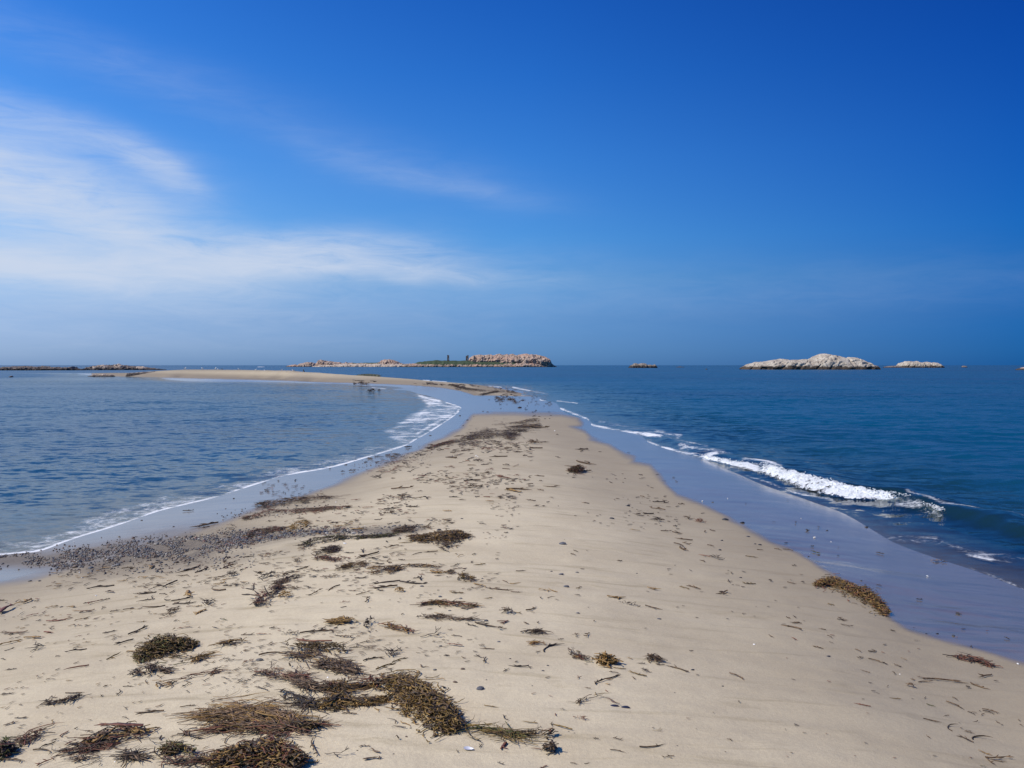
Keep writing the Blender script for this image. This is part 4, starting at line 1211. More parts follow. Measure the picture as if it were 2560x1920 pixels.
A_, B_, C_, D_ = (0, 1540), (640, 1540), (1280, 1540), (1920, 1540)
E_, F_, G_, H_ = (0, 1240), (640, 1240), (1280, 1240), (1920, 1240)
HEAPS = [
    ('thick rounded heap of olive and green rockweed, largest pile in the foreground', 'seaweed_heap', B_, [(1150, 590, 50), (1260, 640, 95), (1380, 720, 125), (1520, 830, 125), (1640, 920, 95), (1740, 975, 45)], .085, 1500, 'oodkgodokd', (.05, .15), (.005, .010), .9, 46, 'frond', 1),
    ('thin ropy tail of weed strands running right from the largest heap', 'seaweed_rope', B_, [(1720, 965, 22), (1900, 985, 20), (2060, 1010, 18), (2220, 1045, 12), (2330, 1050, 6)], .012, 130, 'onod', (.12, .35), (.003, .006), .18, 4, 'twig', 0),
    ('brown matted weed leading into the left end of the largest heap', 'seaweed_mat', B_, [(640, 640, 40), (800, 600, 55), (960, 620, 60), (1080, 570, 50), (1250, 545, 30)], .035, 560, 'dprdog', (.06, .20), (.004, .010), .6, 18, 'frond', 1),
    ('green and golden fronds along the lower edge of the brown mat', 'seaweed_mat', B_, [(480, 780, 25), (600, 790, 45), (740, 750, 55), (860, 770, 30), (1000, 755, 16), (1150, 715, 14)], .03, 330, 'ooggdok', (.06, .20), (.004, .009), .5, 12, 'blade', 0),
    ('grey brown spray of stiff strands left of the golden kelp', 'seaweed_spray', B_, [(230, 670, 20), (350, 740, 38), (470, 790, 30), (590, 810, 10)], .02, 130, 'kdk', (.08, .24), (.004, .008), .3, 5, 'twig', 0),
    ('dark curly crest of weed at the top of the long foreground tangle', 'seaweed_heap', B_, [(260, 270, 34), (400, 285, 28), (520, 290, 26), (680, 290, 30), (800, 320, 22)], .04, 300, 'dodo', (.05, .15), (.005, .010), .7, 12, 'frond', 0),
    ('loose purple brown strands spread below the dark curly crest', 'seaweed_mat', B_, [(300, 345, 30), (480, 370, 45), (650, 410, 50), (820, 430, 35), (880, 440, 10)], .015, 330, 'pdkpg', (.08, .26), (.003, .008), .28, 8, 'twig', 0),
    ('dark dense knot of weed in the middle of the foreground tangle', 'seaweed_mat', B_, [(560, 440, 24), (700, 455, 45), (800, 490, 40), (900, 500, 18)], .02, 220, 'kdpk', (.05, .15), (.004, .009), .7, 8, 'frond', 0),
    ('purple red strands fanned out left of the dense knot', 'seaweed_mat', B_, [(30, 500, 14), (170, 530, 30), (300, 540, 42), (420, 545, 25)], .015, 190, 'pprk', (.06, .22), (.003, .008), .4, 6, 'frond', 0),
    ('flattened dark fan of weed below the purple red strands', 'seaweed_mat', B_, [(380, 600, 20), (520, 630, 35), (640, 640, 40), (760, 640, 30)], .02, 210, 'kpdk', (.08, .22), (.004, .008), .35, 6, 'frond', 0),
    ('comb-like mat of long parallel brown strands, left of the long tangle', 'seaweed_mat', A_, [(1680, 880, 20), (1850, 870, 60), (2100, 850, 75), (2350, 850, 55), (2560, 890, 35)], .010, 400, 'pdggpp', (.14, .40), (.003, .007), .12, 10, 'twig', 0),
    ('lower fringe of the comb-like mat with rust and olive strands', 'seaweed_mat', A_, [(1750, 1000, 18), (2000, 980, 30), (2230, 990, 48), (2450, 970, 40), (2740, 950, 10)], .015, 330, 'dprok', (.10, .30), (.003, .008), .22, 8, 'twig', 0),
    ('small dark heap of weed with curled edges right of the comb-like mat', 'seaweed_heap', B_, [(310, 990, 30), (380, 980, 55), (440, 990, 50), (530, 945, 10)], .04, 260, 'dokd', (.05, .13), (.006, .011), .8, 10, 'frond', 1),
    ('tangle of reddish brown strands sloping to the lower left below the mat', 'seaweed_mat', A_, [(2180, 1170, 10), (2260, 1100, 30), (2360, 1060, 30), (2500, 1060, 28)], .02, 180, 'rdpk', (.08, .2), (.004, .008), .5, 5, 'frond', 0),
    ('thick dark brown and gold heap cut off by the bottom edge', 'seaweed_heap', A_, [(1830, 1290, 30), (1980, 1270, 65), (2150, 1260, 70), (2330, 1240, 85), (2480, 1270, 75), (2600, 1300, 40)], .08, 900, 'odgdkr', (.05, .15), (.006, .012), .9, 28, 'frond', 1),
    ('rounded olive rockweed clump on its own at the left', 'seaweed_heap', A_, [(1180, 390, 28), (1260, 340, 60), (1370, 300, 72), (1500, 280, 62), (1620, 270, 40), (1690, 255, 14)], .075, 720, 'oodnod', (.04, .12), (.006, .011), .9, 24, 'frond', 1),
    ('spiky blackish tuft of weed just below the olive clump', 'seaweed_tuft', A_, [(1150, 520, 10), (1260, 480, 45), (1370, 475, 40), (1455, 490, 14)], .025, 120, 'kkp', (.04, .12), (.005, .009), .9, 5, 'frond', 0),
    ('brown and olive hank of kelp with wispy ends at lower left', 'kelp_hank', A_, [(740, 1110, 26), (860, 1090, 42), (960, 1040, 60), (1080, 1010, 40), (1220, 1005, 8)], .035, 330, 'rdogp', (.08, .24), (.005, .012), .3, 10, 'blade', 0),
    ('green and dark clump of weed at the foot of the arching strand', 'seaweed_heap', A_, [(1400, 1200, 20), (1500, 1170, 34), (1580, 1180, 42), (1700, 1195, 12)], .035, 220, 'ndok', (.05, .14), (.005, .009), .7, 8, 'frond', 0),
    ('long low string of dark weed near the bottom left edge', 'seaweed_string', A_, [(550, 1185, 14), (700, 1180, 22), (880, 1150, 20), (1060, 1100, 10), (1250, 1040, 5)], .012, 120, 'kdr', (.10, .3), (.003, .007), .2, 4, 'twig', 0),
    ('scribbly dark tangle along the very bottom left', 'seaweed_string', A_, [(660, 1255, 8), (850, 1230, 22), (1080, 1200, 24), (1180, 1250, 16)], .012, 130, 'kpd', (.08, .22), (.003, .006), .6, 4, 'twig', 0),
    ('fine strands running left from the bottom edge heap', 'seaweed_string', A_, [(1370, 1230, 16), (1500, 1270, 14), (1700, 1270, 12), (1850, 1250, 10)], .012, 110, 'kdr', (.10, .3), (.003, .007), .2, 3, 'twig', 0),
    ('arching dark strand with a ragged back at lower left', 'seaweed_string', A_, [(1310, 1115, 10), (1400, 1070, 16), (1500, 1035, 12), (1620, 1030, 6), (1665, 1055, 4)], .015, 70, 'dk', (.06, .2), (.004, .007), .15, 3, 'twig', 0),
    ('rust and black clump at the left edge near the bottom', 'seaweed_heap', A_, [(-40, 1230, 40), (20, 1200, 46), (90, 1150, 18)], .045, 230, 'rdkn', (.06, .16), (.005, .011), .4, 8, 'blade', 0),
    ('scratchy tangle of dark twigs and red shreds at lower left', 'seaweed_tuft', A_, [(100, 1080, 10), (200, 1100, 38), (290, 1050, 30), (390, 990, 8)], .015, 90, 'kdrp', (.06, .2), (.003, .007), .5, 4, 'twig', 0),
    ('golden and dark strands pointing right from the olive clump', 'seaweed_tuft', A_, [(1900, 265, 14), (2000, 245, 20), (2090, 235, 22), (2170, 220, 12)], .02, 100, 'gdkd', (.06, .18), (.004, .008), .2, 4, 'twig', 0),
    ('thin olive strands fanned below the right end of the olive clump', 'seaweed_tuft', A_, [(1650, 410, 12), (1750, 370, 22), (1860, 345, 16)], .012, 70, 'ogd', (.06, .2), (.003, .006), .25, 3, 'twig', 0),
    ('pale pinkish and dark strands lying below the olive clump', 'seaweed_string', A_, [(1340, 615, 18), (1450, 610, 20), (1560, 570, 18), (1700, 530, 8), (1890, 485, 6)], .01, 90, 'rpgk', (.08, .25), (.003, .007), .2, 3, 'twig', 0),
    ('dark feathery sprig alone on pale sand at left', 'seaweed_tuft', A_, [(400, 772, 4), (520, 755, 14), (600, 745, 22), (690, 705, 12)], .015, 60, 'kkd', (.04, .14), (.004, .008), .4, 3, 'frond', 0),
    ('golden brown flattened kelp clump above the long tangle', 'seaweed_heap', B_, [(640, 62, 8), (740, 60, 22), (810, 70, 30), (880, 90, 18), (940, 85, 8)], .03, 170, 'gogd', (.06, .16), (.006, .012), .4, 7, 'blade', 0),
    ('grey dark bushy sprig beside the golden brown clump', 'seaweed_tuft', B_, [(930, 100, 10), (975, 70, 34), (1040, 90, 12)], .05, 90, 'kkd', (.04, .10), (.006, .010), 1.2, 5, 'frond', 0),
    ('reddish curled kelp scrap right of the bushy sprig', 'kelp_hank', B_, [(1095, 105, 8), (1140, 95, 14), (1200, 118, 10), (1260, 125, 16), (1360, 150, 3)], .02, 70, 'rgp', (.05, .14), (.005, .011), .3, 4, 'blade', 0),
    ('dark brown weed clump with a drooping foot, alone in the middle distance', 'seaweed_heap', F_, [(1330, 365, 14), (1450, 380, 26), (1560, 370, 42), (1660, 380, 52), (1760, 350, 34), (1830, 358, 8)], .07, 620, 'dpdog', (.06, .18), (.007, .013), .6, 16, 'frond', 1),
    ('dark root-like strands hanging below the lone middle-distance clump', 'seaweed_tuft', F_, [(1660, 425, 26), (1640, 455, 28), (1600, 470, 8)], .03, 110, 'kd', (.06, .16), (.006, .010), .5, 5, 'twig', 0),
    ('dark weed ridge with a thin tail pointing right, below the cobbles', 'seaweed_heap', F_, [(380, 450, 10), (460, 420, 22), (560, 395, 20), (680, 375, 16), (800, 372, 9), (980, 362, 6), (1180, 345, 4)], .05, 430, 'kdkn', (.08, .24), (.006, .012), .25, 9, 'frond', 0),
    ('dark sprawling tuft right of the gravel patch', 'seaweed_tuft', F_, [(1210, 310, 12), (1290, 300, 26), (1370, 300, 26), (1450, 290, 10), (1520, 280, 4)], .04, 190, 'kdp', (.06, .2), (.006, .010), .5, 6, 'frond', 0),
    ('brown ragged clump at the left of the middle ground', 'seaweed_heap', F_, [(0, 950, 20), (60, 900, 50), (110, 850, 46), (180, 800, 26), (240, 800, 8)], .05, 360, 'kdrp', (.07, .2), (.005, .010), .5, 10, 'frond', 0),
    ('dark stalk of strands rising to the right of the ragged clump', 'seaweed_string', F_, [(180, 770, 8), (270, 730, 18), (380, 700, 10)], .02, 80, 'kpd', (.08, .22), (.004, .008), .25, 3, 'twig', 0),
    ('dark elongated tuft below the dark weed ridge', 'seaweed_tuft', F_, [(490, 522, 5), (580, 500, 18), (650, 475, 24), (700, 460, 10)], .035, 150, 'kd', (.08, .2), (.005, .010), .3, 5, 'frond', 0),
    ('ragged string of dark weed below the elongated tuft', 'seaweed_string', F_, [(510, 555, 8), (600, 545, 18), (680, 565, 14), (740, 560, 8)], .02, 110, 'kdr', (.07, .2), (.005, .009), .3, 3, 'twig', 0),
    ('brown rootlet mat left of the golden kelp flap', 'seaweed_tuft', F_, [(740, 632, 8), (820, 605, 20), (900, 600, 24), (970, 600, 10)], .02, 130, 'dpo', (.06, .2), (.004, .008), .4, 4, 'twig', 0),
    ('dark weed wrapped round a golden kelp flap', 'seaweed_heap', F_, [(990, 640, 16), (1080, 650, 36), (1160, 650, 34), (1240, 640, 10)], .03, 230, 'kdgp', (.06, .17), (.005, .010), .5, 7, 'blade', 0),
    ('strands with a yellow sliver right of the golden kelp flap', 'seaweed_string', F_, [(1200, 620, 8), (1310, 612, 14), (1420, 610, 8), (1480, 620, 20), (1530, 625, 8)], .02, 130, 'kgdp', (.06, .2), (.004, .009), .25, 4, 'twig', 0),
    ('lumpy olive grey weed cluster in the middle of the sand', 'seaweed_heap', F_, [(1650, 672, 10), (1710, 670, 14), (1770, 670, 24), (1800, 710, 30), (1880, 735, 12)], .035, 200, 'okdo', (.05, .13), (.006, .011), .8, 7, 'frond', 0),
    ('flat fan of strands with an orange flap, middle foreground', 'seaweed_tuft', F_, [(1430, 940, 5), (1560, 935, 12), (1680, 945, 20), (1780, 960, 22), (1900, 955, 4)], .02, 180, 'dkogr', (.06, .2), (.004, .008), .25, 6, 'blade', 0),
    ('thin spidery strands crossing below the orange-flapped fan', 'seaweed_string', F_, [(1480, 1060, 6), (1620, 1060, 18), (1740, 1075, 10), (1860, 1080, 8)], .01, 100, 'kd', (.06, .2), (.003, .006), .35, 3, 'twig', 0),
    ('black leafy scrap left of the spidery strands on open sand', 'seaweed_tuft', F_, [(2130, 1005, 12), (2170, 1010, 16), (2210, 1015, 8)], .025, 60, 'kd', (.04, .1), (.006, .010), .9, 3, 'frond', 0),
    ('golden brown weed tuft on the grey sand above the gravel', 'seaweed_heap', F_, [(295, 285, 12), (350, 265, 24), (420, 245, 22), (450, 260, 8)], .05, 170, 'gogd', (.07, .18), (.008, .014), .5, 6, 'blade', 0),
    ('bushy brown weed clump by itself on the right-hand sand near the neck', 'seaweed_heap', (840, 940), [(2010, 825, 8), (2060, 825, 20), (2100, 822, 26), (2140, 830, 14)], .12, 260, 'doro', (.10, .26), (.012, .022), .8, 8, 'frond', 0),
    ('long rope of brown and gold rockweed beside the wet sand on the right', 'seaweed_heap', H_, [(410, 772, 10), (470, 765, 30), (560, 765, 42), (660, 800, 40), (760, 845, 42), (860, 890, 45), (930, 930, 38), (985, 985, 30), (1030, 1030, 16)], .075, 1250, 'dogdor', (.05, .14), (.006, .012), .8, 34, 'frond', 1),
    ('black weed scrap on wet sand behind the long rockweed rope', 'seaweed_tuft', H_, [(815, 802, 8), (850, 812, 14), (880, 825, 6)], .03, 60, 'k', (.05, .11), (.007, .012), .5, 3, 'frond', 0),
    ('dark tapering kelp stalk near the right edge at the wet line', 'kelp_stalk', D_, [(1630, 370, 6), (1700, 368, 16), (1780, 390, 10), (1880, 425, 5), (1980, 446, 3)], .03, 120, 'kr', (.06, .22), (.006, .010), .12, 4, 'twig', 0),
    ('string of knotted strands and small sprigs on the middle sand', 'seaweed_string', C_, [(160, 240, 10), (330, 262, 14), (400, 290, 10), (500, 325, 20), (600, 375, 4), (730, 382, 4)], .015, 110, 'dgkr', (.04, .13), (.003, .007), .3, 4, 'frond', 0),
    ('crumpled translucent golden brown kelp scrap at the end of the knotted string', 'kelp_crumple', C_, [(750, 420, 14), (800, 390, 38), (850, 400, 32), (900, 425, 12)], .04, 120, 'gogg', (.05, .12), (.010, .022), .6, 6, 'blade', 1),
    ('dark feathery tuft with a long straight stalk right of the kelp blade', 'seaweed_tuft', C_, [(1150, 372, 3), (1220, 380, 20), (1280, 400, 12)], .03, 70, 'kpd', (.04, .11), (.004, .008), .4, 3, 'frond', 0),
    ('forked looping strand above the two mussel shells', 'seaweed_string', C_, [(550, 770, 4), (620, 725, 6), (720, 712, 10), (800, 715, 10), (870, 745, 4)], .01, 36, 'odr', (.07, .2), (.003, .006), .2, 2, 'twig', 0),
    ('brown crumpled lump of weed at the end of the ropy tail', 'seaweed_clod', C_, [(265, 1045, 10), (305, 1040, 28), (350, 1045, 10)], .035, 70, 'rdo', (.03, .09), (.005, .010), 1.0, 3, 'blade', 0),
    ('dark peaked clod of weed near the bottom, below the brown lump', 'seaweed_clod', C_, [(295, 1165, 12), (335, 1165, 30), (375, 1190, 10)], .045, 80, 'kd', (.03, .09), (.005, .010), 1.0, 3, 'frond', 0),
    ('branching wiry strands at the tip of the ropy tail', 'seaweed_string', C_, [(-20, 1040, 8), (70, 1035, 16), (200, 1020, 6)], .015, 50, 'od', (.05, .16), (.003, .006), .4, 3, 'twig', 0),
    ('wiry cluster of dark strands on the upper middle sand', 'seaweed_string', C_, [(0, 140, 6), (120, 150, 10), (240, 148, 12), (340, 162, 8)], .01, 80, 'kd', (.05, .16), (.003, .006), .25, 3, 'twig', 0),
    ('dark wrack line of weed, uppermost of the three strips beside the left shallows', 'wrack_line', F_, [(0, 95, 10), (120, 75, 14), (280, 50, 14), (420, 40, 13), (520, 25, 12), (640, 28, 9), (780, 12, 5)], .05, 520, 'kdpd', (.10, .3), (.010, .018), .2, 8, 'tuft', 0),
    ('dark wrack line of weed and stones, middle strip beside the left shallows', 'wrack_line', F_, [(-100, 205, 8), (0, 185, 14), (140, 160, 20), (260, 140, 12), (400, 132, 10), (520, 128, 10), (660, 110, 6), (790, 98, 5)], .05, 560, 'kdrd', (.08, .26), (.008, .016), .25, 9, 'tuft', 0),
    ('short brown wrack strip at the right end of the cobble band', 'wrack_line', F_, [(-60, 345, 12), (30, 325, 18), (150, 300, 12), (280, 290, 9)], .04, 260, 'drkd', (.07, .22), (.007, .014), .35, 5, 'tuft', 0),
    ('broad dark patch of wrack on the narrow end of the near sand', 'wrack_patch', (840, 940), [(1060, 575, 22), (1200, 540, 42), (1330, 510, 50), (1470, 510, 52), (1600, 460, 30), (1760, 430, 20)], .06, 2600, 'ddpk', (.15, .5), (.02, .035), .2, 18, 'tuft', 0),
    ('thin dark wrack strips nearest the neck of the spit', 'wrack_patch', (840, 940), [(1350, 430, 5), (1500, 420, 8), (1600, 405, 9), (1680, 390, 12), (1765, 385, 12)], .06, 500, 'dkp', (.15, .45), (.02, .035), .2, 6, 'tuft', 0),
    ('brown wrack strip trailing left from the broad dark patch', 'wrack_patch', (840, 940), [(790, 630, 4), (850, 615, 8), (930, 590, 9), (1060, 560, 12)], .05, 260, 'drd', (.12, .4), (.015, .03), .2, 6, 'tuft', 0),
    ('dark wrack along the foot of the far bar, beyond the neck', 'wrack_patch', (840, 940), [(980, 75, 3), (1060, 100, 8), (1160, 120, 12), (1280, 135, 12), (1400, 135, 6), (1250, 165, 5)], .08, 800, 'dkp', (.3, 1.0), (.04, .07), .2, 10, 'tuft', 0),
    ('dark lumps of weed on the wet sand at the neck', 'wrack_patch', (840, 940), [(1380, 180, 4), (1430, 215, 9), (1520, 205, 6), (1560, 238, 2)], .08, 130, 'kd', (.25, .7), (.03, .06), .3, 4, 'tuft', 0),
]
for (lab, nm, org, sp, H, n, cols, L, w, spr, fr_, kd, mo) in HEAPS:
    cat = {'seaweed_heap': 'seaweed heap', 'seaweed_mat': 'seaweed mat', 'wrack_line': 'wrack', 'wrack_patch': 'wrack', 'kelp_crumple': 'kelp', 'kelp_hank': 'kelp', 'kelp_stalk': 'kelp'}.get(nm, 'seaweed')
    if nm in ('wrack_line',): sp = [(a_, b_, c_ * 1.5) for a_, b_, c_ in sp]
    heap(lab, nm, cat, C(org[0], org[1], sp), H, n, cols, hash(lab) % 9973 if False else sum(map(ord, lab)), L, w, spr, fr_, kd, bool(mo))
